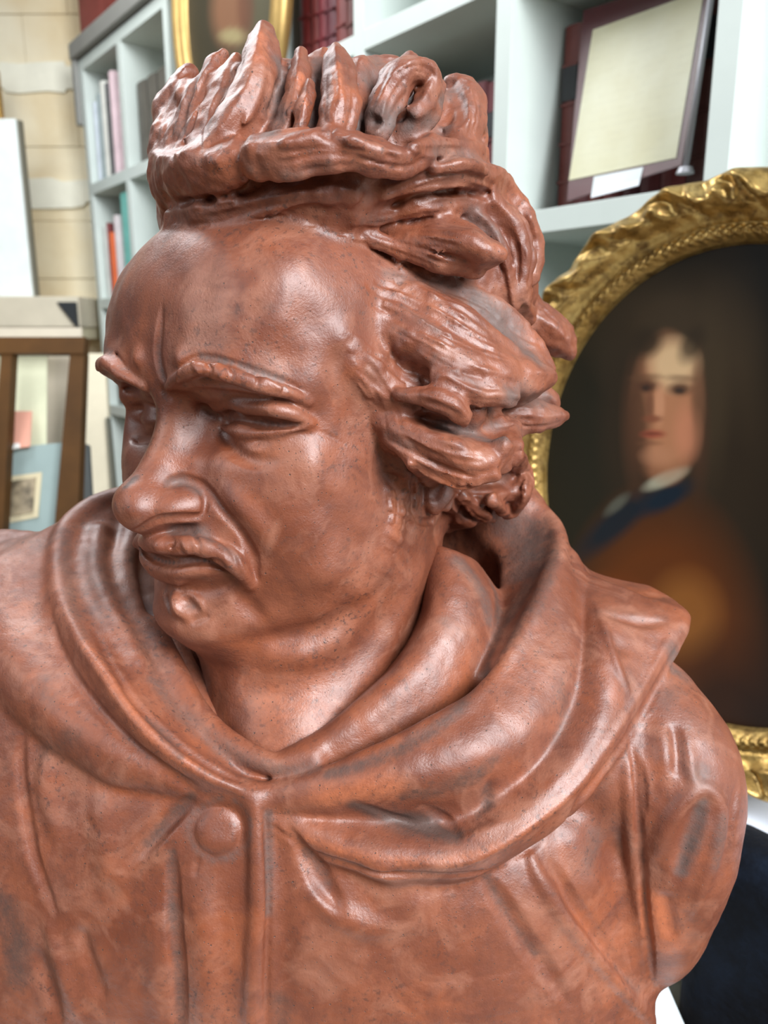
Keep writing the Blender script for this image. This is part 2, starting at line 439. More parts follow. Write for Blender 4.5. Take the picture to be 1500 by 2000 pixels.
while zc < 3.0:
    h = (0.26, 0.21, 0.23, 0.21)[row % 4]; x = -3.2+(0.0 if row % 2 else -0.25)
    while x < 0.4:
        wdt = rg.uniform(0.42, 0.62); x0 = max(x, -3.2); x1 = min(x+wdt, 0.6)
        if x1-x0 > 0.08: box('stone_block', x0+0.0008, x1-0.0008, 3.085+rg.uniform(-0.004,0.004), 3.14, zc+0.0008, zc+h-0.0008, STONE, wb, 0.0025)
        x += wdt
    zc += h; row += 1
for x0, x1, z0, z1 in ((-1.62,-1.05,1.86,1.97), (-1.75,-1.45,2.33,2.50), (-1.45,-1.10,2.26,2.36)):    # remains of old plaster
    bm = bmesh.new(); n = 22; rgp = np.random.default_rng(int(x0*-100)); ring = []
    for i in range(n):
        a = 2*math.pi*i/n; k = 1+rgp.uniform(-0.18, 0.18)
        ring.append(((x0+x1)/2+(x1-x0)/2*math.copysign(abs(math.cos(a))**0.6, math.cos(a))*k, (z0+z1)/2+(z1-z0)/2*math.copysign(abs(math.sin(a))**0.6, math.sin(a))*k))
    f = [bm.verts.new((p[0], 3.072, p[1])) for p in ring]; g = [bm.verts.new((p[0], 3.10, p[1])) for p in ring]
    bm.faces.new(f)
    for i in range(n): bm.faces.new((f[i], f[(i+1)%n], g[(i+1)%n], g[i]))
    from_bm('plaster_patch', bm, PLASTER, wb)
wr = box('wall_right', -3.2, 1.2, 0.345, 0.5, 0.0, 3.1, plain('wall_paint', (0.62,0.60,0.52), 0.9)); wr.location = NS*1.0; wr.rotation_euler = (0,0,-SA); tag(wr, kind='structure')

def shelf(label, posts, boards, s_lo, depth=0.30):
    "open square-celled bookcase; local x runs to the right along the wall, y into it"
    t = thing('bookcase', label, 'bookcase', NS*1.0, -SA); PW = 0.033
    for s in posts: box('upright', -s, -s+PW, 0.0, depth, 0.0, boards[-1]+0.035, WHITE, t, 0.0012)
    for a, b in zip(posts[:-1], posts[1:]):
        for z in boards: box('shelf_board', -b+PW, -a, 0.0, depth, z, z+0.035, WHITE, t, 0.0012)
    box('back_panel', -posts[-1]+0.002, -posts[0]+PW-0.002, depth, depth+0.012, 0.02, boards[-1]+0.03, WHITE, t)
    return t
shelf('long white open bookcase behind the bust, right of the corner unit', [-0.183,0.195,0.573,0.951,1.329,1.707,2.085], [0.055,0.43,0.805,1.18,1.557,1.932,2.31], 0)
cu = shelf('white open bookcase in the far left corner with a grey cornice', [2.19,2.53,2.87], [0.02,0.37,0.74,1.115,1.49,1.872,2.262], 0)
bm = bmesh.new(); bx(bm, -2.90, -2.13, -0.02, 0.30, 2.302, 2.352, 0.004); bx(bm, -2.90, -2.874, -0.015, 0.29, 2.10, 2.302, 0.003)
from_bm('cornice', bm, GREYP, cu)

# ------------------------------------------------------------------ books
BOOKM = {}
def bmat(c):
    k = tuple(c)
    if k not in BOOKM:
        m, t, b = nt('book_cloth'); co = N_(t, 'ShaderNodeTexCoord').outputs['Object']
        b.inputs['Roughness'].default_value = 0.55
        t.links.new(mix(t, ramp(t, noise(t, co, 18, 4), [(0.35,0.0),(0.7,1.0)]), c, tuple(min(1, x*1.35+0.01) for x in c)), b.inputs['Base Color']); BOOKM[k] = m
    return BOOKM[k]
PAGES = plain('book_pages', (0.72,0.67,0.55), 0.9)
LEATHER_RED = (0.085,0.012,0.012)
def book(x, w, h, d, z, col, label, group=None, y=0.03, lean=0.0, base=None, bands=0, label_col=None):
    "upright volume: cover with a rounded spine, page block, raised bands, title label"
    t = thing('book', label, 'book', base if base is not None else (NS*1.0), -SA, group)
    bm = bmesh.new(); th = 0.003
    prof = [(-w/2, d), (-w/2, 0.004), (-w*0.3, 0.0008), (0, -0.0008), (w*0.3, 0.0008), (w/2, 0.004), (w/2, d), (w/2-th, d), (w/2-th, 0.007), (-w/2+th, 0.007), (-w/2+th, d)]
    lo = [bm.verts.new((p[0], p[1], 0)) for p in prof]; hi = [bm.verts.new((p[0], p[1], h)) for p in prof]; n = len(prof)
    for i in range(n): bm.faces.new((lo[i], lo[(i+1)%n], hi[(i+1)%n], hi[i]))
    bm.faces.new(lo[::-1]); bm.faces.new(hi)
    for k in range(bands):
        zz = h*(k+1)/(bands+1); bx(bm, -w*0.46, w*0.46, -0.003, 0.003, zz-0.002, zz+0.002)
    c = from_bm('cover', bm, bmat(col), t)
    p = box('page_block', -w/2+th, w/2-th, 0.008, d-0.004, 0.003, h-0.003, PAGES, t)
    if label_col: box('title_label', -w*0.42, w*0.42, -0.0022, 0.001, h*0.62, h*0.80, bmat(label_col), t)
    off = np.array([math.cos(SA)*x + math.sin(SA)*y, -math.sin(SA)*x + math.cos(SA)*y, 0])
    t.location = NS*1.0+off+np.array([0,0,z]); t.rotation_euler = (0, lean, -SA)
    return t
rb = random.Random(11)
def red_row(s_left, s_right, z, y, hmin, hmax, label, group, every_label=(0.012,0.012,0.014)):
    x = -s_left+0.004; i = 0; ords = ('first','second','third','fourth','fifth','sixth','seventh','eighth','ninth','tenth','eleventh','twelfth')
    while x < -s_right-0.03:
        w_ = rb.uniform(0.028, 0.042); c = tuple(v*rb.uniform(0.7,1.7) for v in LEATHER_RED)
        lab_i = label.replace('volume', 'volume, %s from the left' % ords[i], 1); i += 1
        book(x+w_/2, w_-0.001, rb.uniform(hmin, hmax), 0.17, z, c, lab_i, group, y, bands=4, label_col=every_label if rb.random() < 0.7 else None); x += w_
red_row(0.915, 0.575, 1.593, 0.12, 0.29, 0.31, 'red leather volume behind the leaning document', 'dark red volumes behind the leaning document')
red_row(1.294, 0.985, 1.593, 0.07, 0.23, 0.26, 'red leather volume in the row beside the hair', 'dark red volumes beside the hair')
red_row(1.60, 1.335, 1.968, 0.05, 0.24, 0.29, 'red leather volume right of the small oval portrait', 'dark red volumes in the high cell')
for i, (s, w_, h, c, lb) in enumerate((
    (2.815,0.030,0.255,(0.62,0.68,0.74),'pale blue book at the left end of the upper corner cell'),
    (2.775,0.034,0.270,(0.30,0.36,0.36),'grey green book next to the pale blue one'),
    (2.735,0.036,0.300,(0.66,0.66,0.60),'tall off white book in the upper corner cell'),
    (2.695,0.030,0.285,(0.10,0.10,0.10),'black spined book in the upper corner cell'),
    (2.652,0.040,0.310,(0.72,0.55,0.58),'tall pink book in the upper corner cell'))):
    book(-s, w_, h, 0.2, 1.908, c, lb, 'assorted books in the upper corner cell', 0.02)
for s, w_, h, c, lb in (
    (2.808,0.048,0.24,(0.66,0.68,0.64),'white book at the left end of the lower corner cell'),
    (2.778,0.008,0.25,(0.16,0.03,0.03),'thin dark red book in the lower corner cell'),
    (2.750,0.046,0.215,(0.82,0.16,0.05),'bright orange book in the lower corner cell'),
    (2.702,0.040,0.265,(0.66,0.60,0.60),'speckled grey pink book beside the orange one'),
    (2.610,0.075,0.325,(0.16,0.48,0.42),'broad turquoise folder in the lower corner cell')):
    book(-s, w_, h, 0.2, 1.526, c, lb, 'assorted books in the lower corner cell', 0.02)
for s, w_, lb in ((2.440,0.075,'left'), (2.362,0.070,'middle'), (2.288,0.066,'right')):
    book(-s, w_-0.003, 0.235, 0.2, 1.908, (0.085,0.078,0.062), 'dark olive archive binder, the %s one of three in the corner bookcase' % lb, 'olive archive binders', 0.03)
for s, w_, lb in ((2.808,0.05,'left'), (2.756,0.05,'middle'), (2.704,0.05,'right')):
    book(-s, w_-0.003, 0.25, 0.2, 1.151, (0.10,0.10,0.085), 'dark box file low in the corner bookcase, the %s of three' % lb, 'dark box files', 0.03)
book(-0.968, 0.026, 0.10, 0.15, 1.593, (0.18,0.42,0.40), 'small low teal book at the right end of the red row', None, 0.03)
rbx = thing('red_box', 'dark red storage box on top of the corner bookcase', 'box', NS*1.0+np.array([0,0,2.353]), -SA)
box('body', -2.885, -2.45, 0.02, 0.30, 0.0, 0.28, bmat((0.17,0.022,0.018)), rbx, 0.004); box('lid', -2.89, -2.445, 0.015, 0.305, 0.28, 0.33, bmat((0.15,0.02,0.016)), rbx, 0.004)

# ------------------------------------------------------------------ leaning document in its acrylic sleeve
doc = thing('framed_document', 'yellowed sheet on a maroon mount leaning in the bookcase', 'document')
def SP(px, py, e):
    "point of the photograph's pixel on the plane e behind the bookcase front"
    D = FWD+(px-750)/FPX*RIGHT+(1000-py)/FPX*UPV
    return CAM+D*(((1.0+e)-CAM@NS)/(D@NS))
def LP(px, py):   # the document's own leaning plane: foot near the front of the board, head farther back
    zf, zt, e0, e1 = 1.60, 1.95, 0.045, 0.115; e = e0
    for _ in range(8): e = e0+(e1-e0)*(SP(px, py, e)[2]-zf)/(zt-zf)
    return SP(px, py, e)
MAROON = plain('maroon_board', (0.095,0.018,0.024), 0.45); PAPER = None
def paper():
    m, t, b = nt('aged_paper'); co = N_(t, 'ShaderNodeTexCoord').outputs['Object']
    c = mix(t, ramp(t, noise(t, co, 9, 4), [(0.35,0.0),(0.7,1.0)]), (0.66,0.60,0.40), (0.74,0.70,0.53))
    w_ = N_(t, 'ShaderNodeTexWave', i_Scale=26.0, i_Distortion=1.2); w_.bands_direction = 'Z'; t.links.new(co, w_.inputs['Vector'])
    ln = math_(t, 'MULTIPLY', ramp(t, w_.outputs['Fac'], [(0.72,0.0),(0.86,1.0)]), ramp(t, noise(t, co, 60, 2), [(0.45,0.0),(0.55,1.0)]))
    c = mix(t, math_(t, 'MULTIPLY', ln, 0.06), c, (0.30,0.26,0.20))
    t.links.new(c, b.inputs['Base Color']); b.inputs['Roughness'].default_value = 0.8; return m
PAPER = paper()
def inset(q, d): # towards the eye
    return [p-(p-CAM)/np.linalg.norm(p-CAM)*d for p in q]
mnt = [LP(1108,392), LP(1330,322), LP(1400,-60), LP(1140,20)]
slab('mount_board', mnt, 0.004, MAROON, doc)
slab('paper_sheet', inset([LP(1111,352), LP(1320,308), LP(1375,-20), LP(1158,58)], 0.002), 0.0015, PAPER, doc)
slab('caption_card', inset([LP(1154,386), LP(1247,362), LP(1256,326), LP(1160,345)], 0.002), 0.001, plain('white_card', (0.78,0.80,0.84), 0.7), doc)
gm = bpy.data.materials.new('clear_acrylic'); gm.use_nodes = True; gt = gm.node_tree; gt.nodes.clear()
go = gt.nodes.new('ShaderNodeOutputMaterial'); gx = gt.nodes.new('ShaderNodeMixShader'); gtr = gt.nodes.new('ShaderNodeBsdfTransparent'); ggl = gt.nodes.new('ShaderNodeBsdfGlossy')
ggl.inputs['Roughness'].default_value = 0.3; gx.inputs[0].default_value = 0.012; gtr.inputs['Color'].default_value = (0.95,0.96,0.95,1)
gt.links.new(gtr.outputs[0], gx.inputs[1]); gt.links.new(ggl.outputs[0], gx.inputs[2]); gt.links.new(gx.outputs[0], go.inputs[0])
slab('acrylic_sleeve', inset([LP(1106,394), LP(1332,323), LP(1403,-64), LP(1138,18)], 0.006), 0.001, gm, doc)
rod = thing('metal_strut', 'thin grey metal strut standing slanted beside the document', 'strut')
a_, b_ = SP(1338,336,0.02), SP(1394,-40,0.02)
bm = bmesh.new(); mtx = Matrix.Translation((Vector(a_)+Vector(b_))/2) @ (Vector(b_)-Vector(a_)).to_track_quat('Z', 'Y').to_matrix().to_4x4()
bmesh.ops.create_cone(bm, segments=12, radius1=0.0040, radius2=0.0040, depth=np.linalg.norm(b_-a_), cap_ends=True, matrix=mtx)
STEEL = plain('brushed_steel', (0.34,0.34,0.36), 0.5, 0.5); from_bm('bar', bm, STEEL, rod, True)
bm = bmesh.new(); bmesh.ops.create_cone(bm, segments=16, radius1=0.012, radius2=0.009, depth=0.008, cap_ends=True, matrix=Matrix.Translation(Vector(a_)+Vector((0,0,0.002)))); from_bm('foot', bm, STEEL, rod)

# ------------------------------------------------------------------ mantel shelf, canvas, gilt picture behind it
MANT = plain('grey_stone', (0.62,0.56,0.43), 0.8)
mt = thing('mantel_shelf', 'pale grey stone shelf along the back wall under the white canvas', 'shelf', (0,0,0))
box('slab', -2.6, -1.06, 2.76, 3.083, 1.425, 1.53, MANT, mt, 0.006); box('moulding', -2.6, -1.07, 2.80, 3.083, 1.385, 1.425, plain('cream_stone', (0.66,0.60,0.42), 0.8), mt, 0.004)
bk = thing('gap_patch', 'small black triangular plate standing in for a dark gap at the stone shelf', 'gap patch')  # black plate put in for the dark gap at the shelf end
bm = bmesh.new(); v = [bm.verts.new(p) for p in ((-1.13,2.745,1.51),(-1.065,2.745,1.51),(-1.065,2.745,1.42),(-1.13,2.76,1.51),(-1.065,2.76,1.51),(-1.065,2.76,1.42))]
for f in ((0,2,1),(3,4,5),(0,1,4,3),(1,2,5,4),(2,0,3,5)): bm.faces.new([v[i] for i in f])
from_bm('plate', bm, plain('gap_black', (0.015,0.018,0.02), 0.5), bk)
cv = thing('blank_canvas', 'blank white canvas standing on the stone shelf at the far left', 'canvas')
box('canvas_face', -2.05, -1.252, 2.843, 2.85, 1.532, 2.115, plain('white_canvas', (0.84,0.90,0.87), 0.8, bmp=0.1), cv)
box('stretcher', -2.048, -1.240, 2.85, 2.872, 1.532, 2.113, plain('stretcher_edge', (0.16,0.15,0.11), 0.7), cv)
GILT_D = plain('dull_gilt', (0.36,0.22,0.06), 0.4, 0.6, var=0.3)
pf = thing('gilt_picture', 'small gilt framed picture half hidden behind the white canvas', 'picture')
for a, b, c, d in ((-1.85,-1.345,2.24,2.30), (-1.85,-1.345,1.532,1.59)): box('rail', a, b, 2.94, 2.97, c, d, GILT_D, pf, 0.006)
for a, b in ((-1.85,-1.79), (-1.40,-1.345)): box('stile', a, b, 2.94, 2.97, 1.59, 2.24, GILT_D, pf, 0.006)
box('picture_panel', -1.80, -1.39, 2.955, 2.965, 1.58, 2.25, plain('grey_print', (0.32,0.32,0.29), 0.6, var=0.2), pf)

# ------------------------------------------------------------------ wooden print rack at the left with mounted prints
WOOD = plain('brown_wood', (0.085,0.036,0.007), 0.6, var=0.3, scale=6, spec=0.25)
rk = thing('print_rack', 'dark brown wooden rack frame holding prints at the left edge', 'rack')
def q4(d0, d1, c): return [P(c[i][0], c[i][1], d0 if i < 2 else d1) for i in range(4)]
slab('top_rail', q4(1.74, 1.74, [(-320,658),(166,658),(163,690),(-320,690)]), 0.03, WOOD, rk)
slab('stile', q4(1.745, 1.70, [(137,688),(164,688),(143,1250),(86,1250)]), 0.03, WOOD, rk)
slab('stile', q4(1.745, 1.70, [(2,688),(23,688),(-5,1250),(-40,1250)]), 0.03, WOOD, rk)
slab('bottom_rail', q4(1.70, 1.70, [(-320,1215),(146,1215),(143,1260),(-320,1260)]), 0.03, WOOD, rk)
for x0, x1 in ((60,100), (-150,-110)): slab('foot', [P(x0,1255,1.70), P(x1,1255,1.70), *( (lambda p: np.array([p[0],p[1],0.0]))(P(x,1255,1.70)) for x in (x1,x0))], 0.04, WOOD, rk)
def sheet_thing(name, label, cat, c, d, col, th=0.003, grp=None):
    t = thing(name, label, cat, group=grp); slab('sheet', q4(d, d-0.03, c), th, plain(name, col, 0.8), t); return t
sheet_thing('mount_board', 'cream mount board standing in the rack behind the pink card', 'board', [(-60,662),(92,662),(88,1240),(-60,1240)], 1.815, (0.70,0.71,0.50))
sheet_thing('mount_board', 'beige grey mount board at the back of the print rack', 'board', [(-80,640),(160,640),(140,1240),(-80,1240)], 1.86, (0.52,0.46,0.36))
sheet_thing('pink_card', 'small salmon pink card in the print rack', 'card', [(12,803),(62,803),(58,872),(12,878)], 1.79, (0.68,0.33,0.24))
sheet_thing('white_card', 'little white card before the pink card in the rack', 'card', [(14,846),(40,845),(38,874),(14,878)], 1.785, (0.80,0.80,0.76))
bp = thing('mounted_print', 'small sepia photograph in a grey blue mount in the rack', 'print')
slab('mount', q4(1.78, 1.75, [(-60,882),(126,864),(104,1240),(-60,1240)]), 0.004, plain('blue_mount', (0.31,0.40,0.385), 0.85), bp)
slab('border', q4(1.775, 1.765, [(-40,938),(82,922),(74,1010),(-44,1034)]), 0.002, plain('cream_border', (0.66,0.58,0.38), 0.85), bp)
sm, st_, sb = nt('sepia_photograph'); co = N_(st_, 'ShaderNodeTexCoord').outputs['Object']
st_.links.new(mix(st_, ramp(st_, noise(st_, co, 22, 3), [(0.4,0.0),(0.62,1.0)]), (0.12,0.095,0.06), (0.42,0.34,0.22)), sb.inputs['Base Color'])
slab('photograph', q4(1.772, 1.762, [(-40,950),(70,932),(63,1000),(-44,1022)]), 0.002, sm, bp)
sheet_thing('cream_board', 'tall cream board leaning between rack and corner bookcase', 'board', [(162,690),(204,690),(228,1120),(160,1120)], 2.25, (0.70,0.64,0.48), 0.02)
sheet_thing('picture_back', 'dark edged panel leaning beside the tall cream board', 'board', [(206,815),(212,815),(236,1080),(226,1080)], 2.22, (0.12,0.12,0.09), 0.02)
sheet_thing('black_portfolio', 'black and white portfolio behind the right post of the rack', 'portfolio', [(140,860),(172,868),(180,1010),(140,1010)], 2.0, (0.10,0.11,0.11), 0.02)

# ------------------------------------------------------------------ oval portraits in gilt frames
def gilt():
    m, t, b = nt('gilding'); co = N_(t, 'ShaderNodeTexCoord').outputs['Object']
    c = mix(t, ramp(t, noise(t, co, 30, 5, 0.7), [(0.35,0.0),(0.7,1.0)]), (0.36,0.215,0.055), (0.64,0.44,0.155))
    c = mix(t, ramp(t, noise(t, co, 75, 4, 0.7), [(0.48,0.0),(0.66,0.85)]), c, (0.13,0.070,0.022))
    t.links.new(c, b.inputs['Base Color']); b.inputs['Metallic'].default_value = 0.75; b.inputs['Roughness'].default_value = 0.36
    bump(t, b, noise(t, co, 160, 4), 0.3, 0.002); return m
GILT = gilt()
def oval_ring(name, prof, ax, az, parent, mat, ns=480, orn=None):
    "sweep of an outward profile [(offset from the sight edge, height)] round an ellipse; local x across, z up, -y towards the room"
    th = np.linspace(0, 2*math.pi, ns, endpoint=False); M = len(prof)
    V = np.zeros((ns, M, 3))
    for j, (o, h) in enumerate(prof):
        hh = np.full(ns, h); oo = np.full(ns, o)
        if orn is not None: hh, oo = orn(th, o, h)
        V[:,j,0] = (ax+oo)*np.sin(th); V[:,j,2] = (az+oo)*np.cos(th); V[:,j,1] = -hh
    i = np.arange(ns)[:,None]; j = np.arange(M-1)[None,:]
    F = np.stack([i*M+j, ((i+1)%ns)*M+j, ((i+1)%ns)*M+j+1, i*M+j+1], -1).reshape(-1,4)
    me = bpy.data.meshes.new(name); me.from_pydata(V.reshape(-1,3).tolist(), [], F.tolist()); me.update()
    me.polygons.foreach_set('use_smooth', np.ones(len(me.polygons), bool)); return link(name, me, mat, parent)
def soft_e(px, py, cx, cy, rx, ry, edge=0.25, rot=0.0):
    c, s = math.cos(rot), math.sin(rot); x = (px-cx)*c+(py-cy)*s; y = -(px-cx)*s+(py-cy)*c
    return np.clip((1-np.sqrt((x/rx)**2+(y/ry)**2))/edge+0.5, 0, 1)
def s2l(c): return tuple(((v/255+0.055)/1.055)**2.4 if v/255 > 0.04045 else v/255/12.92 for v in c)
def painted(name, fn, ax, az, parent, n=260):
    gx = np.linspace(-ax, ax, n); gz = np.linspace(-az, az, n); X, Z = np.meshgrid(gx, gz, indexing='ij')
    ins = (X/ax)**2+(Z/az)**2 <= 1.0
    V = np.stack([X, np.zeros_like(X), Z], -1).reshape(-1,3); k = np.arange(n*n).reshape(n,n)
    F = np.stack([k[:-1,:-1], k[1:,:-1], k[1:,1:], k[:-1,1:]], -1).reshape(-1,4)
    F = F[ins[:-1,:-1].ravel() | ins[1:,1:].ravel()]
    me = bpy.data.meshes.new(name); me.from_pydata(V.tolist(), [], F.tolist()); me.update()
    M = np.array(parent.matrix_world if False else Matrix.LocRotScale(parent.location, parent.rotation_euler, None))
    wv = V@M[:3,:3].T+M[:3,3]; px, py, _ = px_of(wv)
    col = fn(px, py); at = me.color_attributes.new('paint', 'FLOAT_COLOR', 'POINT'); c = np.ones((len(V),4), np.float32); c[:,:3] = col
    at.data.foreach_set('color', c.ravel())
    m, t, b = nt(name); a = N_(t, 'ShaderNodeAttribute', attribute_name='paint'); t.links.new(a.outputs['Color'], b.inputs['Base Color'])
    b.inputs['Roughness'].default_value = 0.45; b.inputs['Specular IOR Level'].default_value = 0.25
    return link(name, me, m, parent)
def lay(base, mask, col): return base*(1-mask[:,None])+np.array(s2l(col))[None]*mask[:,None]
def gentleman(px, py):
    c = np.tile(np.array(s2l((25,23,18))), (len(px),1))
    def L(col, k, *a): 
        nonlocal c
        c = lay(c, soft_e(px, py, *a)*k, col)
    L((40,37,26), 0.7, 1190, 900, 240, 420, 0.9)
    L((62,50,35), 0.95, 1315, 660, 135, 120, 0.8); L((60,48,33), 0.95, 1410, 850, 90, 300, 0.8); L((46,37,26), 0.9, 1220, 830, 45, 180, 0.8); L((44,35,25), 0.8, 1430, 1030, 100, 240, 0.7)   # wig
    L((66,54,37), 0.6, 1390, 760, 30, 160, 0.9)
    L((96,50,19), 1, 1290, 1310, 185, 310, 0.5); L((150,94,42), 0.75, 1340, 1200, 62, 74, 0.9); L((34,18,8), 0.8, 1420, 1440, 110, 170, 0.8); L((112,54,22), 0.7, 1190, 1180, 80, 50, 0.8)   # drapery
    L((19,32,40), 0.9, 1205, 1020, 95, 24, 0.9, -0.72); L((18,34,46), 0.95, 1300, 972, 55, 20, 0.9, -0.5)   # coat
    L((110,72,50), 1, 1296, 905, 42, 40, 0.5)   # neck
    L((156,152,130), 1, 1300, 935, 44, 13, 0.7, -0.42); L((92,94,82), 0.7, 1205, 985, 28, 10, 0.95, -0.72)   # cravat
    L((172,118,84), 1, 1303, 795, 64, 130, 0.45)   # face
    L((214,180,136), 0.95, 1316, 712, 44, 46, 0.8); L((78,52,36), 0.9, 1243, 830, 26, 110, 0.9); L((70,48,34), 0.8, 1366, 850, 18, 110, 0.9); L((192,126,94), 0.75, 1342, 845, 24, 50, 0.9); L((120,84,60), 0.6, 1364, 780, 12, 90, 0.9)
    L((84,56,40), 0.95, 1262, 754, 24, 12, 0.9); L((92,63,46), 0.95, 1328, 760, 22, 12, 0.9); L((44,36,32), 0.8, 1263, 758, 9, 6, 0.9); L((44,38,34), 0.8, 1327, 763, 9, 6, 0.9)
    L((96,68,48), 0.6, 1262, 737, 28, 7, 0.95, -0.05); L((108,78,56), 0.6, 1332, 739, 30, 7, 0.95, 0.06)
    L((204,148,112), 0.6, 1288, 790, 10, 36, 0.8); L((96,60,44), 0.6, 1270, 790, 8, 30, 0.9); L((126,74,52), 0.85, 1275, 818, 18, 7, 0.9)
    L((150,72,54), 0.85, 1276, 848, 22, 8, 0.9); L((92,52,38), 0.7, 1273, 847, 20, 2.5, 0.9); L((110,72,52), 0.5, 1270, 866, 22, 5, 0.9); L((178,126,94), 0.5, 1284, 890, 30, 18, 0.9)
    L((50,40,28), 0.9, 1262, 668, 30, 26, 0.9, -0.6); L((50,40,28), 0.8, 1352, 672, 20, 36, 0.9, 0.5)
    return c
pd = FWD+(1400-750)/FPX*RIGHT+(1000-968)/FPX*UPV
pc = CAM+pd*((0.80)/(pd@NS)); 
op = thing('oval_portrait', 'large oval portrait of a long haired man in carved gilt frame', 'painting', pc, -SA)
AX, AZ = 0.236, 0.262
def carve(th, o, h):
    k = th*23+0.5*np.sin(th*7); f = np.exp(-((o-0.049)/0.016)**2); tw = 3.0*(o-0.049)/0.03
    leaf = np.abs(np.sin(k/2+tw)); tip = np.abs(np.sin(k*1.5+0.8*tw+0.6*np.sin(th*5)))
    vein = np.cos(k*4+(o-0.04)*420)*0.35
    hh = h+f*(0.013*leaf**1.5+0.006*tip**2-0.008+0.0035*vein+0.003*np.sin(th*13+1)*np.sin(th*31)); oo = o+f*0.006*np.sin(k+1.0)*(o > 0.042)
    b = np.exp(-((o-0.011)/0.005)**2); hh = hh+b*0.0026*np.cos(th*150)*np.cos((o-0.011)*700)
    return hh, oo
u = np.linspace(0, 1, 60); pro = []
for q in u:
    o = q*0.069
    h = 0.006+0.014*np.clip(o/0.008, 0, 1) - 0.004*np.exp(-((o-0.018)/0.003)**2) + 0.010*np.clip((o-0.020)/0.014, 0, 1)**2 + 0.014*np.exp(-((o-0.049)/0.014)**2) - 0.030*np.clip((o-0.061)/0.008, 0, 1)**2
    pro.append((o, h))
oval_ring('carved_frame', [(-0.004,-0.006),(0.0,0.004)]+pro+[(0.070,-0.012),(0.067,-0.022),(-0.004,-0.022)], AX, AZ, op, GILT, 1440, carve)
painted('canvas', gentleman, AX+0.003, AZ+0.003, op)
def sitter(px, py):
    c = np.tile(np.array(s2l((52,48,36))), (len(px),1)); c = lay(c, soft_e(px, py, 510, 40, 50, 160, 0.9), (78,74,56))
    c = lay(c, soft_e(px, py, 450, 20, 36, 70, 0.7), (116,82,60)); c = lay(c, soft_e(px, py, 455, 70, 26, 14, 0.8), (140,128,92)); c = lay(c, soft_e(px, py, 480, 10, 16, 60, 0.8)*0.6, (84,50,38)); return c
so = thing('oval_portrait', 'smaller dark oval portrait in plain gilt frame high on the bookcase', 'painting', W(1.80, -0.012, 2.17), -SA)
oval_ring('gilt_frame', [(-0.004,-0.004),(0.0,0.006),(0.006,0.016),(0.014,0.013),(0.022,0.018),(0.034,0.026),(0.046,0.022),(0.054,0.008),(0.056,-0.010),(-0.004,-0.010)], 0.215, 0.30, so, plain('old_gold', (0.46,0.30,0.10), 0.4, 0.6, var=0.2), 240)
painted('canvas', sitter, 0.217, 0.302, so, 60)

# ------------------------------------------------------------------ console with white cloth, navy chair, white table
TAN = plain('tan_wood', (0.50,0.30,0.14), 0.5, var=0.15)
cs = thing('console_table', 'tan wooden console under the large oval portrait', 'table', NS*1.0, -SA)
zt = pc[2]-AZ-0.070-0.006
box('top', -0.46, 0.50, -0.285, -0.04, zt-0.035, zt, TAN, cs, 0.004)
for x in (-0.43, 0.44):
    for y in (-0.26, -0.09): box('leg', x, x+0.03, y, y+0.03, 0.0, zt-0.035, TAN, cs, 0.003)
cl = thing('table_cloth', 'white cloth runner laid over the tan console', 'cloth', NS*1.0, -SA)
box('runner', -0.44, 0.48, -0.27, -0.06, zt, zt+0.005, plain('white_linen', (0.70,0.76,0.86), 0.9), cl, 0.002)
op.location.z += 0.0
nm, ntr, nb = nt('navy_velvet'); co = N_(ntr, 'ShaderNodeTexCoord').outputs['Object']
ntr.links.new(mix(ntr, ramp(ntr, noise(ntr, co, 28, 5, 0.7), [(0.4,0.0),(0.65,1.0)]), (0.0012,0.0022,0.005), (0.004,0.008,0.017)), nb.inputs['Base Color']); nb.inputs['Roughness'].default_value = 0.9
nb.inputs['Specular IOR Level'].default_value = 0.15; nb.inputs['Sheen Weight'].default_value = 0.03; bump(ntr, nb, noise(ntr, co, 120, 4), 0.5, 0.004)
ch = thing('velvet_chair', 'navy blue velvet chair standing beside the white table', 'chair', (0.345,0.690,0.0), -SA)
def cushion(name, x0, x1, y0, y1, z0, z1, r, mat, parent):
    bm = bmesh.new(); bx(bm, x0, x1, y0, y1, z0, z1); bmesh.ops.bevel(bm, geom=bm.edges[:], offset=r, segments=6, profile=0.5, affect='EDGES'); return from_bm(name, bm, mat, parent, True)
cushion('backrest', 0.0, 0.46, -0.08, 0.0, 0.50, 0.945, 0.035, nm, ch); cushion('seat', 0.02, 0.46, -0.05, 0.26, 0.40, 0.495, 0.035, nm, ch)
for x in (0.03, 0.40):
    for y in (-0.055, 0.22): box('leg', x, x+0.03, y, y+0.03, 0.0, 0.42, WOOD, ch, 0.003)
TT = 0.78
tb = thing('white_table', 'white table that carries the terracotta bust', 'table')
TW = plain('white_laminate', (0.80,0.90,0.93), 0.4)
box('table_top', -0.42, 0.278, 0.22, 0.82, TT-0.03, TT, TW, tb, 0.003)
for x in (-0.39, 0.21):
    for y in (0.25, 0.75): box('leg', x, x+0.04, y, y+0.04, 0.0, TT-0.03, TW, tb, 0.003)
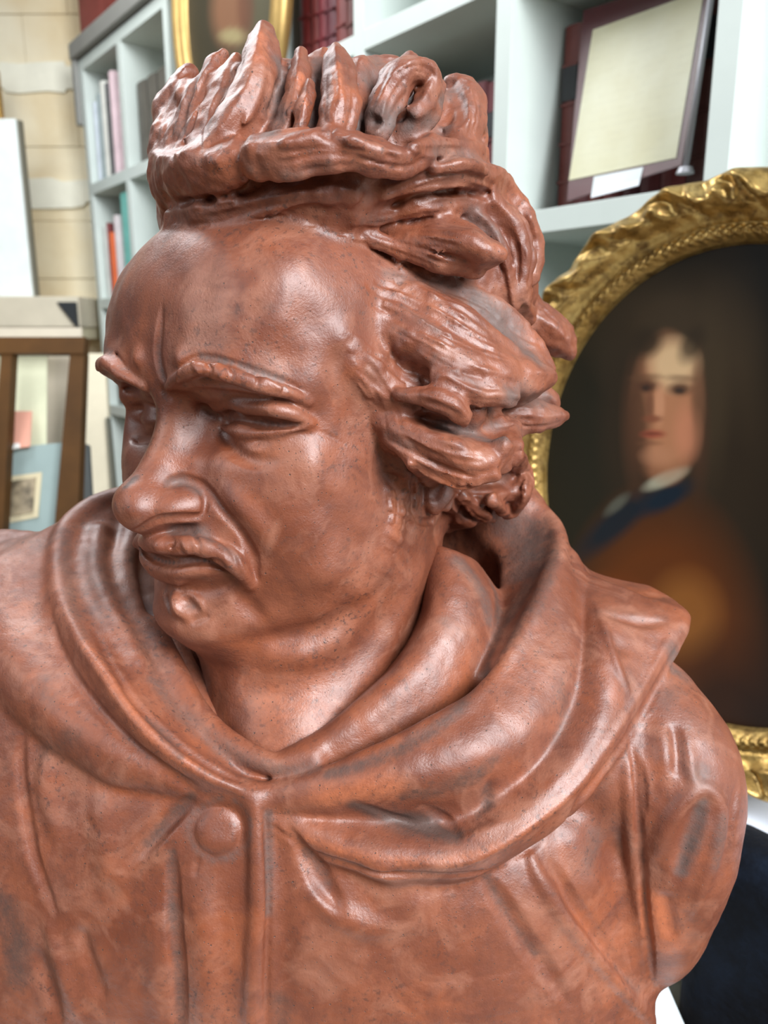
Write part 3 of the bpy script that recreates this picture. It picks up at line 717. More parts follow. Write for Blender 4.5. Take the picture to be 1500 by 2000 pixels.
# ------------------------------------------------------------------ the bust: head
VOX = 0.0009
PSI = math.radians(42)
HF = np.array([-math.sin(PSI), -math.cos(PSI), 0.0]); HL = np.array([math.cos(PSI), -math.sin(PSI), 0.0]); HU = np.array([0, 0, 1.0])
NAS = P(322, 765, 0.40)
HO = NAS - HF*0.112 - HU*0.038
HA = np.stack([HL, HF, HU])
def H(l, f, u): return HO + l*HL + f*HF + u*HU
def mir(rows):
    r = np.array(rows, float); d = (r[:,:3]-HO)@HL; r[:,:3] -= 2*d[:,None]*HL; return r
def Hr(rows): return np.array([list(H(*r[:3]))+list(r[3:]) for r in rows])
def Pr(rows): return np.array([list(P(r[0], r[1], r[2]))+[r[3]*r[2]/FPX] for r in rows])   # px, py, depth, radius_px
def hball(l, f, u, r, k=0.012, both=False, **kw):
    hd.ball(H(l,f,u), r, HA, k, **kw)
    if both: hd.ball(H(-l,f,u), r, HA, k, **kw)

hd = Clay(H(0,0,0)+np.array([-0.165,-0.165,-0.20]), H(0,0,0)+np.array([0.165,0.16,0.225]), 2*VOX)
SKIN, HAIR, BROW, MOUST, EAR = 0, 1, 2, 3, 4
def draw(rows, h, prof='g', both=False, lab=None, band=0.012):
    r = hd.on(rows, fade=all(len(q) < 5 for q in rows)); hd.brush(r, h, prof, band, lab)
    if both: hd.brush(mir(r), h, prof, band, lab)
def roll(rows, k=0.004, both=False, lab=None, op='add', **kw):
    r = hd.on([list(q[:4]) for q in rows]); hd.stroke(r, k, lab, op, **kw)
    if both: hd.stroke(mir(r), k, lab, op, **kw)
# masses
hball(0, -0.010, 0.050, (0.086, 0.116, 0.098))
hball(0, 0.040, 0.070, (0.078, 0.074, 0.074), 0.03)
hball(0.038, 0.062, 0.068, (0.040, 0.046, 0.048), 0.025, both=True)
hball(-0.060, 0.066, 0.062, (0.026, 0.034, 0.042), 0.025)
hball(0, 0.036, 0.000, (0.076, 0.068, 0.080), 0.03)
hball(0, 0.040, -0.045, (0.068, 0.064, 0.058), 0.03)
hball(0.040, 0.066, -0.016, (0.036, 0.030, 0.034), 0.03, both=True)
hball(-0.055, 0.068, -0.014, (0.026, 0.030, 0.040), 0.03)
hball(0, 0.084, -0.046, (0.040, 0.036, 0.034), 0.02)
hball(0, 0.090, -0.088, (0.032, 0.0245, 0.020), 0.02)
hball(0, 0.046, -0.082, (0.058, 0.056, 0.030), 0.03)
hball(0.045, 0.030, -0.055, (0.034, 0.046, 0.040), 0.03, both=True)
hd.stroke(Hr([(0,-0.01,-0.03,0.072),(0,-0.008,-0.10,0.072),(0,-0.004,-0.15,0.074),(0,0.0,-0.22,0.085)]), 0.03)
hd.stroke(np.array([[*H(0,0.02,-0.12),0.062],[*P(575,1440,0.466),0.050],[*P(570,1540,0.455),0.045]]), 0.03)
# brow bone, sockets
hd.stroke(Hr([(-0.066,0.090,0.050,0.010),(-0.048,0.104,0.052,0.011),(-0.02,0.106,0.049,0.010),(0,0.1035,0.050,0.010),(0.02,0.106,0.049,0.010),(0.045,0.100,0.050,0.010),(0.066,0.078,0.045,0.009)]), 0.012)
hd.ball(H(0.043,0.110,0.022), (0.026,0.022,0.0145), HA, 0.010, op='sub')
hd.ball(H(-0.043,0.114,0.020), (0.026,0.024,0.0165), HA, 0.010, op='sub')
hd.ball(H(0.018,0.116,0.020), (0.010,0.018,0.014), HA, 0.012, op='sub')
hd.ball(H(-0.018,0.116,0.020), (0.010,0.018,0.014), HA, 0.012, op='sub')
# nose: bridge, bulb, wings, septum
hd.stroke(Hr([(0,0.1020,0.040,0.0095),(0,0.1080,0.020,0.0088),(0,0.1180,-0.001,0.0098),(0,0.1270,-0.016,0.0120)]), 0.009)
hd.stroke(Hr([(0,0.092,0.010,0.016),(0,0.102,-0.014,0.020)]), 0.012)
hd.ball(H(0,0.1300,-0.0195), (0.0150,0.0148,0.0135), HA, 0.006)
hball(0.0180, 0.1130, -0.0200, (0.0098,0.0175,0.0080), 0.004, both=True)
hd.stroke(Hr([(0,0.128,-0.028,0.006),(0,0.112,-0.033,0.006)]), 0.006)
# hair masses: back and sides, crown, nape, pompadour
hd.ball(H(0.004,-0.036,0.058), (0.098,0.112,0.108), HA, 0.006, HAIR)
hd.ball(H(0.045,-0.055,0.105), (0.062,0.072,0.064), HA, 0.012, HAIR)
hd.ball(H(0.040,-0.082,-0.022), (0.050,0.046,0.042), HA, 0.012, HAIR)
hd.ball(H(-0.040,-0.082,-0.022), (0.050,0.046,0.042), HA, 0.012, HAIR)
hd.ball(H(0.000,0.040,0.138), (0.082,0.048,0.050), HA, 0.006, HAIR)
hd.ball(H(0.016,-0.006,0.156), (0.070,0.066,0.050), HA, 0.012, HAIR)
hd.refine()
hd.stroke(Hr([(0.006,0.1290,-0.0215,0.0105),(0.0135,0.1215,-0.0205,0.0088),(0.0185,0.1130,-0.0200,0.0080)]), 0.007)
# groove round the wing
draw([(322,955,16,0,0.15),(338,944,18,0,0.6),(362,938,15,0,1),(390,950,13,0,1),(402,975,11,0,1),(398,1000,9,0,0.8)], -0.0046, 'c', True)
draw([(262,1037,8),(290,1024,11),(318,1014,13),(350,1011,13),(378,1010,12),(398,1004,8)], -0.0058, 'c', True)
draw([(330,1030,20),(360,1030,20),(395,1030,18)], -0.0020, 'g', True)
draw([(250,960,30),(262,995,26)], 0.0020, 'g')
# nasolabial fold and the cheek above it
draw([(392,940,12),(412,965,14),(440,1003,15),(472,1040,15),(494,1085,14),(500,1130,12)], -0.0052, 'c', True)
draw([(430,945,26),(490,1010,32),(540,1085,34)], 0.0040, 'g', True)
draw([(610,900,60)], 0.0030, 'g', True)
# mouth region: upper lip swell, lips, line, chin
draw([(330,1065,34),(390,1060,34)], 0.0030, 'g', True)
roll([(306,1113,13,0.000),(345,1117,15,0.001),(390,1112,13,0.0005),(425,1110,8,-0.001)], 0.006, True)
draw([(296,1091,8),(320,1096,10),(350,1100,10),(395,1095,10),(435,1106,10),(455,1120,8)], -0.0080, 'c', True)
draw([(306,1116,13),(345,1120,14),(390,1114,13)], 0.0018, 'g', True)
draw([(318,1150,16),(360,1155,18),(410,1150,20),(450,1140,16)], -0.0030, 'g', True)
draw([(455,1150,24),(490,1190,26),(515,1215,24)], -0.0030, 'g', True)
draw([(400,1235,36),(350,1235,34)], 0.0028, 'g', True)
# imperial tuft under the lip
roll([(346,1164,11,-0.001),(348,1186,13,0.0015),(362,1200,9,0.000)], 0.005, lab=MOUST)
draw([(338,1160,8),(340,1180,9),(348,1202,8)], 0.0022, 'g'); draw([(352,1162,8),(374,1161,8),(392,1177,8),(397,1194,7)], 0.0022, 'g')
draw([(368,1176,9),(380,1188,9)], -0.0020, 'g'); draw([(325,1158,10),(327,1176,10),(334,1192,8)], -0.0028, 'g'); draw([(380,1212,9),(402,1204,8)], -0.0016, 'g')
# moustache: a mass from the septum to the drooping tail, parted in tufts
hd.stroke(hd.on([(298,1066,12,0.001),(340,1064,19,0.004),(385,1068,20,0.005),(425,1080,21,0.0055),(455,1100,21,0.0055),(474,1122,16,0.004),(487,1142,8,0.001)]), 0.005, MOUST, nrm=HF, flat=1.15)
hd.stroke(hd.on([(312,1064,13,0.002),(290,1060,14,0.002),(274,1054,12,0.000),(266,1062,8,-0.003)]), 0.005, MOUST)
for q in ([(330,1040,6),(338,1062,7),(330,1085,6)], [(372,1036,6),(388,1062,7),(386,1084,6)], [(402,1040,6),(425,1062,7),(436,1088,6)], [(430,1050,6),(455,1080,7),(468,1112,6)], [(352,1075,6),(366,1085,6),(392,1086,6)]):
    draw(q, -0.0026, 'c', True)
for q in ([(352,1050,8),(364,1070,8),(372,1084,6)], [(412,1052,7),(432,1080,7),(452,1108,7)], [(446,1066,6),(466,1094,7),(480,1126,6)]):
    draw(q, 0.0020, 'g', True)
draw([(300,1078,7),(330,1088,8),(380,1089,8),(420,1095,8),(440,1110,8)], -0.0030, 'c', True)
# near eye, mirrored: ball, hooded upper lid, lower lid, bag, drilled iris
hd.ball(H(0.040,0.0830,0.0210), 0.0145, HA, 0.003); hd.ball(H(-0.040,0.0850,0.0200), 0.0150, HA, 0.003)
roll([(424,796,5,0.0005),(450,790,9,0.0030),(490,795,13,0.0045),(530,800,15,0.005),(570,808,14,0.004),(604,826,9,0.001)], 0.005, True)
roll([(432,834,4,0.0005),(455,842,7,0.002),(500,847,8,0.0025),(550,842,7,0.002),(590,832,5,0.000)], 0.004, True)
draw([(428,816,8),(455,817,11),(495,824,12),(540,831,12),(592,830,9)], -0.0062, 'c')
draw(  [(455,820,10),(540,829,10)], -0.0020, 'c', True)
draw([(455,862,16),(500,874,18),(555,860,16)], 0.0025, 'g', True)
draw([(424,830,14),(438,855,17),(462,884,19),(500,903,20),(545,898,18)], -0.0030, 'c', True)
draw([(468,808,11)], -0.0040, 'q')
draw([(418,812,10)], -0.0035, 'g')
# hollow under the brow, crow's feet
draw([(350,778,18),(400,770,20),(460,774,18),(520,782,12)], -0.0045, 'g', True)
draw([(400,800,20),(425,815,16)], -0.0045, 'g', True)
draw([(600,836,7),(640,850,8),(675,870,6)], -0.0012, 'c', True)
# frown creases over the nose
draw([(316,600,10),(312,650,16),(309,690,17),(316,730,17),(330,752,12)], -0.0042, 'c')
draw([(270,700,26)], 0.003, 'g'); draw([(352,700,26)], 0.0025, 'g')
draw([(318,762,10),(330,776,9)], -0.0015, 'g')
draw([(560,700,60),(600,640,60)], -0.002, 'g')
# forehead planes
draw([(560,530,80)], 0.0025, 'g'); draw([(400,560,60)], -0.0015, 'g')
# brows: tufted rolls
q = hd.on([(328,756,7,0.001),(350,737,11,0.0035),(385,720,15,0.005),(430,728,16,0.0055),(480,743,15,0.0055),(530,758,15,0.0055),(572,770,11,0.003),(602,786,5,0.000)])
hd.stroke(q, 0.004, BROW)
q2 = mir(q); q2[:,2] += np.linspace(-0.001, 0.004, len(q2)); q2[:,:3] += HF*np.linspace(0, 0.003, len(q2))[:,None]
hd.stroke(q2, 0.004, BROW)
for a in ([(398,702,6),(412,722,6),(405,738,5)], [(440,712,6),(455,728,6),(450,746,5)], [(490,728,6),(505,742,6),(498,758,5)], [(540,746,5),(555,758,5),(548,772,5)]):
    draw(a, -0.0030, 'c', True)
for a in ([(378,708,7),(388,726,7)], [(425,712,7),(432,735,7)], [(520,742,9),(548,758,8)], [(350,725,6),(346,745,6)]):
    draw(a, 0.0018, 'g', True)
draw([(345,722,7),(385,697,8),(440,704,8),(500,724,8),(550,742,8),(595,765,7)], -0.0022, 'c', True)
# jaw, jowl, double chin
draw([(470,1258,26),(560,1244,34),(650,1218,36),(720,1180,34),(770,1130,30)], -0.0030, 'g')
draw([(500,1292,34),(600,1278,40),(680,1245,36)], 0.0035, 'g')
draw([(640,1120,70)], 0.003, 'g')
draw([(640,990,44),(700,1060,44)], -0.0015, 'g')
# neck cords
draw([(835,1040,34),(800,1160,40),(740,1290,42),(640,1400,38)], 0.0026, 'g')
draw([(780,1120,44),(730,1230,46),(640,1330,42)], -0.0024, 'g')
draw([(470,1330,34),(560,1360,36),(660,1340,34)], -0.0014, 'g')
# ------------------------------------------------------------------ the bust: hair
VN = -FWD
def strands(rows, n, depth=0.0020, w=6.0, seed=0):
    "fine tool grooves that run along a lock: rows are (px, py, half-width px)"
    rg = np.random.default_rng(seed+int(rows[0][0])); p = np.array([r[:3] for r in rows], float)
    q = spline(np.column_stack([p[:,:2], np.zeros(len(p)), p[:,2]]), 9.0)
    tg = np.gradient(q[:,:2], axis=0); tg /= np.linalg.norm(tg, axis=1, keepdims=True)+1e-9
    nr = np.column_stack([-tg[:,1], tg[:,0]]); L = len(q)
    for i in range(n):
        o = ((i+rg.uniform(0.2,0.8))/n*2-1)*0.92; a = int(rg.uniform(0, 0.35)*L); b = int(rg.uniform(0.6, 1.0)*L)
        if b-a < 4: continue
        wob = o+0.10*np.sin(np.linspace(0, rg.uniform(3,8), L)+rg.uniform(0,6))
        pts = q[:,:2]+nr*(q[:,3]*wob)[:,None]; pts = pts[a:b:3]
        if len(pts) < 2: continue
        hf = np.clip(np.minimum(np.arange(len(pts))+0.5, len(pts)-np.arange(len(pts))-0.5)*0.6, 0, 1)
        draw([(x, y, w*rg.uniform(0.8,1.4), 0.0, h) for (x, y), h in zip(pts, hf)], -depth*rg.uniform(0.5,1.2), 'c')
def lock(rows, k=0.003, flat=1.0, lab=HAIR, crest=1.3, st=0):
    "a lock given as (px, py, depth, radius_px)"
    hd.stroke(Pr([(r[0], r[1], r[2], r[3]*(1.08 if crest < 2 else 1)) for r in rows]), k, lab, nrm=VN, flat=flat, crest=crest)
    if st: strands([(r[0], r[1], r[3]) for r in rows], st)
def slock(rows, k=0.003, flat=1.0, lab=HAIR, st=0, crest=1.35):
    "a lock laid on the surface: (px, py, radius_px, lift)"
    hd.stroke(hd.on(rows), k, lab, nrm=VN, flat=flat, crest=crest)
    if st: strands(rows, st)
# body of the quiff and of the side hair that the locks stand out from
lock([(345,225,0.432,48),(430,210,0.410,62),(520,205,0.398,74),(620,195,0.394,72),(720,195,0.400,66),(800,205,0.408,56)], 0.012, crest=2)
lock([(345,290,0.420,56),(430,290,0.400,66),(540,280,0.388,70),(660,275,0.384,66),(760,280,0.390,56)], 0.012, crest=2)
lock([(860,240,0.430,54),(900,280,0.430,50)], 0.012, crest=2)
lock([(760,590,0.408,48),(850,625,0.402,54),(930,680,0.406,52),(1000,715,0.418,34)], 0.012, crest=2)
lock([(800,800,0.416,48),(900,830,0.420,56),(980,850,0.428,40)], 0.012, crest=2)
lock([(800,450,0.408,40),(880,470,0.402,44),(940,490,0.402,30)], 0.012, crest=2)
lock([(330,362,0.412,36),(430,362,0.390,44),(540,352,0.379,46),(660,348,0.375,42),(760,350,0.384,40),(840,338,0.396,40),(900,328,0.406,36)], 0.012, crest=2)
# fringe: the dark root band, the left bulge, the long roll
slock([(338,425,22,0.000),(400,418,26,0.003),(450,408,26,0.003),(520,392,22,0.002),(600,380,20,0.001),(690,378,14,0.000)], 0.005, st=5)
lock([(316,322,0.412,22),(345,335,0.395,38),(395,332,0.375,48),(440,326,0.363,46),(466,312,0.359,40)], 0.006)
lock([(512,306,0.351,46),(560,304,0.347,48),(610,294,0.346,43),(670,294,0.346,41),(730,306,0.350,36),(780,318,0.357,30),(818,306,0.366,26),(838,280,0.376,18)], 0.003, st=4)
draw([(520,262,14),(600,250,14),(680,248,12),(760,262,10)], -0.003, 'c')
draw([(630,262,16),(660,280,14),(655,300,12)], -0.0035, 'g'); draw([(560,275,20),(610,262,18)], 0.0025, 'g'); draw([(690,275,16),(740,298,16)], 0.0030, 'g')
# standing locks, left to right
lock([(312,300,0.430,20),(330,240,0.425,26),(348,180,0.422,26),(368,145,0.422,20)], 0.004, st=3)
lock([(345,300,0.402,24),(372,232,0.398,24),(396,172,0.398,22),(420,126,0.402,18),(436,108,0.404,12)], 0.003, st=2)
lock([(400,300,0.386,24),(430,225,0.386,22),(450,160,0.390,20),(462,114,0.394,12)], 0.004)
lock([(350,350,0.388,30),(385,322,0.374,38),(422,288,0.368,38),(462,238,0.366,40),(492,185,0.368,40),(506,130,0.374,38),(513,85,0.380,31),(514,58,0.384,18)], 0.004)
draw([(455,275,10),(490,220,10),(508,170,10),(512,110,10)], 0.004, 'g')
draw([(520,240,22),(545,190,20),(545,130,16)], -0.004, 'g')
lock([(558,262,0.366,26),(574,200,0.366,25),(583,150,0.370,22),(588,104,0.376,13)], 0.004, st=2)
lock([(585,250,0.356,14),(598,205,0.358,17),(606,165,0.364,14)], 0.003)
lock([(645,275,0.354,34),(664,212,0.354,38),(662,160,0.360,34),(658,118,0.366,27),(657,97,0.370,10)], 0.004, st=5)
lock([(612,230,0.376,26),(622,150,0.384,28),(632,114,0.390,18)], 0.004)
lock([(690,250,0.372,30),(700,160,0.386,34),(725,124,0.398,18),(770,124,0.406,15)], 0.004)
lock([(735,262,0.362,24),(752,205,0.364,32),(778,155,0.372,34),(800,122,0.380,22)], 0.004, st=4)
lock([(760,160,0.366,18),(790,140,0.366,22),(818,135,0.372,23),(842,152,0.378,20),(838,185,0.376,18),(812,215,0.370,15)], 0.003, st=2)
lock([(800,250,0.378,30),(835,200,0.384,32),(845,155,0.394,20)], 0.005)
draw([(730,240,16),(780,225,16)], -0.004, 'g')
draw([(338,310,9),(356,238,11),(376,172,11),(394,130,9)], -0.0045, 'c'); draw([(392,290,9),(414,226,11),(438,166,11),(452,122,9)], -0.0045, 'c'); draw([(350,180,14),(372,150,10)], 0.002, 'g')
lock([(880,310,0.408,42),(905,250,0.414,40),(912,205,0.420,36),(905,170,0.424,22),(880,158,0.426,14)], 0.005, st=4)
lock([(925,260,0.424,20),(928,205,0.428,20)], 0.005)
draw([(890,180,12),(905,215,14),(900,250,12)], -0.004, 'g')
# crown side, sweeping back
slock([(690,432,10,-0.001),(760,420,16,0.003),(830,402,20,0.006),(900,396,22,0.007),(940,402,14,0.004)], 0.004, st=3)
slock([(755,375,16,0.001),(820,352,24,0.005),(900,338,30,0.008),(970,358,30,0.007),(1015,400,20,0.003)], 0.006, st=5)
slock([(810,290,14,0.003),(880,290,20,0.006),(940,300,20,0.004)], 0.005, st=3)
slock([(850,330,10,0.004),(910,322,12,0.005),(950,335,10,0.003)], 0.003)
slock([(955,395,24,0.003),(1000,440,26,0.004),(1018,500,26,0.003),(1015,570,24,0.003),(1030,620,20,0.002)], 0.006, st=5)
slock([(1028,425,18,0.003),(1046,475,18,0.003),(1042,540,16,0.002)], 0.005)
slock([(930,420,14,0.002),(965,460,16,0.002),(990,540,16,0.002),(1000,600,14,0.002)], 0.004, st=2)
# short lock with its own tip over the temple
hd.sheet([[(735,446,0.402),(800,455,0.397),(870,456,0.392),(920,461,0.389),(955,482,0.387),(974,497,0.386)],
          [(740,456,0.400),(810,464,0.387),(870,466,0.379),(920,474,0.375),(955,490,0.377),(975,499,0.382)],
          [(750,470,0.402),(815,482,0.391),(880,494,0.385),(930,503,0.382),(968,504,0.383)],
          [(770,488,0.410),(830,504,0.404),(890,514,0.400),(935,516,0.396),(968,506,0.390)]], 0.0040, 0.004, HAIR, n=90, m=50)
strands([(760,458,16),(840,470,24),(910,482,24),(970,497,10)], 6, 0.0020, 6.5)
slock([(715,462,10,-0.001),(790,488,18,0.002),(860,512,22,0.004),(930,530,18,0.004)], 0.005, st=3)
# great temple wing
hd.sheet([[(735,530,0.398),(800,535,0.400),(870,556,0.406),(930,580,0.414),(990,610,0.422),(1035,650,0.428),(1062,695,0.430),(1074,720,0.428)],
          [(725,560,0.394),(800,572,0.396),(870,602,0.402),(930,636,0.409),(985,669,0.417),(1030,700,0.422),(1066,722,0.425)],
          [(715,585,0.391),(780,605,0.386),(840,638,0.383),(890,668,0.384),(940,691,0.388),(985,704,0.396),(1030,722,0.408),(1070,731,0.421)],
          [(705,615,0.388),(760,642,0.386),(815,674,0.381),(870,707,0.379),(930,732,0.383),(985,747,0.393),(1035,750,0.407),(1073,737,0.420)],
          [(700,640,0.387),(755,668,0.390),(810,702,0.391),(870,736,0.392),(930,757,0.396),(990,765,0.403),(1035,761,0.412),(1070,744,0.421)],
          [(700,660,0.390),(750,695,0.400),(810,735,0.406),(870,765,0.410),(940,782,0.414),(1000,782,0.418),(1040,768,0.420)]], 0.0042, 0.004, HAIR, n=170, m=90)
lock([(1020,730,0.408,20),(1055,733,0.416,16),(1076,731,0.421,9)], 0.005)
strands([(720,575,30),(800,605,34),(870,645,34),(940,680,26),(1000,705,14)], 10, 0.0022, 7.0)
strands([(745,632,12),(830,675,16),(900,712,16),(970,736,12)], 4, 0.0018, 6.0)
strands([(780,545,14),(870,575,24),(950,620,34),(1020,680,26)], 8, 0.0022, 7.0)
draw([(720,560,10),(790,590,12),(860,632,12),(930,672,12),(990,697,9)], -0.0035, 'c')
draw([(930,630,22),(985,668,24),(1030,698,14)], -0.0030, 'g'); draw([(880,690,8),(950,722,9),(1010,738,8)], 0.0018, 'g')
# shaded strands below the wing
slock([(668,660,12,-0.003),(720,704,22,0.000),(780,750,26,0.004),(850,785,26,0.007),(930,800,22,0.007)], 0.010, st=8, crest=2)
slock([(690,716,12,-0.003),(735,757,20,0.000),(785,795,20,0.003)], 0.010, st=5, crest=2)
slock([(860,735,22,0.004),(930,770,26,0.007),(1000,775,20,0.007)], 0.006, st=6)
slock([(742,835,16,-0.002),(765,880,26,0.002),(795,925,26,0.003),(800,950,14,0.001)], 0.006, st=7)
slock([(780,865,18,0.001),(830,905,26,0.004),(880,930,22,0.004)], 0.006, st=6)
# second lock: small curl above, thick roll with blunt tip below
slock([(782,772,12,0.004),(830,774,22,0.009),(872,785,26,0.012),(904,808,20,0.011),(908,828,10,0.008)], 0.004, st=4)
hd.sheet([[(800,826,0.402),(860,836,0.410),(930,843,0.413),(1000,850,0.413)],
          [(770,818,0.397),(830,841,0.398),(900,861,0.401),(960,870,0.401),(1005,866,0.404)],
          [(738,806,0.396),(800,838,0.386),(850,858,0.382),(905,882,0.381),(955,892,0.386),(1007,875,0.399)],
          [(736,824,0.398),(790,858,0.389),(845,880,0.386),(900,908,0.386),(955,914,0.391),(1004,890,0.401)],
          [(745,842,0.402),(790,876,0.398),(850,901,0.399),(910,922,0.401),(955,921,0.402),(1000,897,0.406)],
          [(760,850,0.408),(800,880,0.408),(860,900,0.412),(920,915,0.416),(980,905,0.416)]], 0.0042, 0.004, HAIR, n=120, m=70)
strands([(760,822,14),(830,856,20),(900,885,22),(970,895,14)], 6, 0.0020, 6.5)
draw([(800,852,8),(860,880,9),(930,905,8)], 0.0016, 'g')
# lock behind with a pointed tip, and the knob farther back
lock([(930,820,0.438,30),(1010,812,0.446,38),(1066,815,0.452,26),(1104,812,0.456,9)], 0.005, st=4)
lock([(990,795,0.462,36),(1055,777,0.468,28),(1082,792,0.470,14)], 0.005)
lock([(1000,600,0.500,40),(1045,630,0.500,42),(1084,658,0.503,37),(1108,682,0.505,21)], 0.008, st=3)
# nape and the tangle behind the ear
slock([(755,862,8,0.000),(800,890,16,0.004),(850,915,20,0.006),(910,935,20,0.006),(965,930,14,0.004)], 0.004, st=5)
slock([(800,905,10,0.001),(850,940,18,0.004),(900,962,20,0.006),(950,970,20,0.006),(1000,960,16,0.004)], 0.004, st=5)
slock([(985,870,20,0.003),(1015,910,22,0.004),(1022,960,20,0.004),(1000,1000,14,0.003)], 0.004, st=5)
slock([(865,965,10,0.003),(890,1000,16,0.005),(922,1022,10,0.004)], 0.003, st=4)
slock([(905,970,12,0.004),(940,1000,16,0.005),(965,1015,8,0.003)], 0.003, st=4)
slock([(960,975,14,0.004),(990,1005,14,0.003)], 0.003, st=3)
# ear lobe, sideburn
c1, _ = hd.cast([(850,962)]); hd.ball(c1[0]-FWD*0.003, (0.0112,0.0060,0.0135), np.stack([RIGHT*0.95+UPV*0.31, FWD, UPV*0.95-RIGHT*0.31]), 0.0012, EAR)
draw([(856,1040,30),(890,1012,24)], -0.0040, 'g'); draw([(800,1030,22)], -0.0015, 'g')
draw([(838,985,12,0,1)], 0.0, 'g')
draw([(806,940,8,0,0.6),(805,975,10,0,1),(808,1002,10,0,1),(822,1018,10,0,1),(846,1017,10,0,1),(868,1002,10,0,1),(888,975,9,0,0.8)], -0.0070, 'c')
draw([(858,950,14),(850,970,12)], -0.0020, 'g'); draw([(838,985,16),(845,998,12)], 0.0022, 'g')
for x, y, r, h in ((775,918,18,0.002),(789,945,20,0.0024),(768,965,17,0.0018),(795,975,18,0.0026),(772,992,20,0.0022),(797,1005,15,0.0026),(776,1022,18,0.0018),(771,1048,19,0.0026),(761,1070,11,0.0015)):
    draw([(x-9,y-6,r),(x+9,y+7,r*0.85)], h, 'g', False, HAIR)
strands([(770,915,26),(785,960,28),(780,1010,24),(766,1068,12)], 8, 0.0016, 6.0)
strands([(700,690,12),(730,740,16),(760,800,16),(775,870,16)], 6, 0.0014, 6.0)
hd.rough(0.010, 0.0011, [HAIR], seed=3); hd.rough(0.004, 0.0006, [HAIR], seed=4); hd.rough(0.012, 0.0006, [SKIN, BROW, MOUST, EAR], seed=5)
# ------------------------------------------------------------------ the bust: cape and hood
BET = math.radians(20)
BF = np.array([-math.sin(BET), -math.cos(BET), 0.0]); BL = np.array([math.cos(BET), -math.sin(BET), 0.0]); BA = np.stack([BL, BF, HU])
BO = P(500, 1547, 0.40) - BF*0.12
def B(l, f, u): return BO + l*BL + f*BF + u*HU
CAPE, HOOD, BUTTON, COLLAR = 0, 1, 2, 3
bv = 0.0012
bd = Clay(BO+np.array([-0.33,-0.20,-0.235]), BO+np.array([0.27,0.19,0.155]), 2*bv)
def bdraw(rows, h, prof='g', lab=None, band=0.012): bd.brush(bd.on(rows, fade=True), h, prof, band, lab)
def broll(rows, k=0.004, lab=None, op='add', **kw): bd.stroke(bd.on([list(q[:4]) for q in rows]), k, lab, op, **kw)
# torso and shoulders behind the cloth
bd.ball(B(0.0,-0.035,-0.20), (0.165,0.115,0.21), BA, 0.01)
bd.stroke(np.array([[*B(-0.25,-0.02,-0.015),0.055],[*B(-0.12,-0.03,0.005),0.062],[*B(0.0,-0.04,0.0),0.065],[*B(0.11,-0.02,0.0),0.060],[*B(0.165,-0.01,-0.02),0.044]]), 0.03)
# cape front
bd.sheet([[(-160,1130,0.535),(-60,1080,0.540),(60,1075,0.535),(180,1120,0.520),(330,1300,0.49)],
          [(-160,1330,0.475),(0,1300,0.458),(120,1330,0.440),(250,1430,0.425),(420,1520,0.412)],
          [(-160,1560,0.462),(0,1560,0.440),(180,1560,0.420),(340,1560,0.408),(500,1560,0.405),(700,1570,0.412),(900,1560,0.424),(1060,1540,0.436),(1172,1480,0.456)],
          [(-160,1700,0.458),(0,1700,0.436),(180,1700,0.417),(340,1700,0.406),(500,1700,0.401),(700,1700,0.401),(900,1700,0.404),(1065,1690,0.418),(1193,1650,0.450)],
          [(-160,1850,0.462),(0,1850,0.440),(180,1850,0.421),(340,1850,0.410),(500,1850,0.404),(700,1850,0.402),(900,1850,0.405),(1075,1850,0.420),(1212,1830,0.454)],
          [(-160,2020,0.472),(0,2020,0.450),(180,2020,0.431),(340,2020,0.420),(500,2020,0.413),(700,2020,0.410),(900,2020,0.413),(1100,2020,0.428),(1236,2000,0.460)],
          [(-160,2230,0.49),(0,2230,0.470),(180,2230,0.451),(340,2230,0.440),(500,2230,0.433),(700,2230,0.430),(900,2230,0.433),(1100,2230,0.445),(1245,2200,0.473)]], 0.014, 0.008, n=110, m=90)
# arm stump on the near side
bd.stroke(np.array([[*P(1240,1400,0.482),0.042],[*P(1300,1500,0.462),0.0425],[*P(1310,1620,0.462),0.0395],[*P(1295,1740,0.466),0.0325],[*P(1285,1830,0.474),0.024],[*P(1268,1880,0.480),0.014]]), 0.012)
bd.refine()
# hood, near half: rim, bend, hollow, roll, lower edge
R0 = [(506,1552,0.3985),(600,1532,0.396),(700,1490,0.394),(800,1443,0.397),(870,1405,0.403),(940,1360,0.413),(999,1281,0.430),(1041,1206,0.449),(1073,1130,0.475),(1090,1080,0.498),(1085,1035,0.520),(1055,1006,0.535),(1005,990,0.550)]
R1 = [(515,1566,0.3985),(610,1556,0.394),(700,1540,0.389),(800,1515,0.387),(910,1482,0.391),(1000,1436,0.402),(1060,1370,0.417),(1095,1300,0.434),(1112,1227,0.454),(1116,1150,0.482),(1112,1090,0.505)]
R2 = [(522,1578,0.400),(610,1590,0.4025),(700,1592,0.4025),(800,1600,0.4040),(890,1592,0.4040),(970,1552,0.4055),(1045,1490,0.4125),(1103,1400,0.425),(1130,1310,0.4405),(1140,1230,0.461),(1138,1160,0.490)]
R3 = [(525,1590,0.399),(600,1625,0.395),(700,1660,0.389),(800,1672,0.3865),(900,1664,0.3865),(985,1625,0.389),(1075,1550,0.398),(1140,1470,0.409),(1180,1380,0.422),(1184,1280,0.440),(1172,1205,0.464),(1155,1140,0.495)]
R4 = [(520,1597,0.404),(600,1650,0.401),(700,1683,0.397),(805,1697,0.395),(905,1697,0.395),(1010,1645,0.399),(1120,1562,0.408),(1190,1468,0.420),(1233,1396,0.432),(1276,1313,0.448),(1316,1235,0.465),(1322,1206,0.478)]
R5 = [(x-14 if x > 700 else x, y-16, z+0.016) for x, y, z in R4]
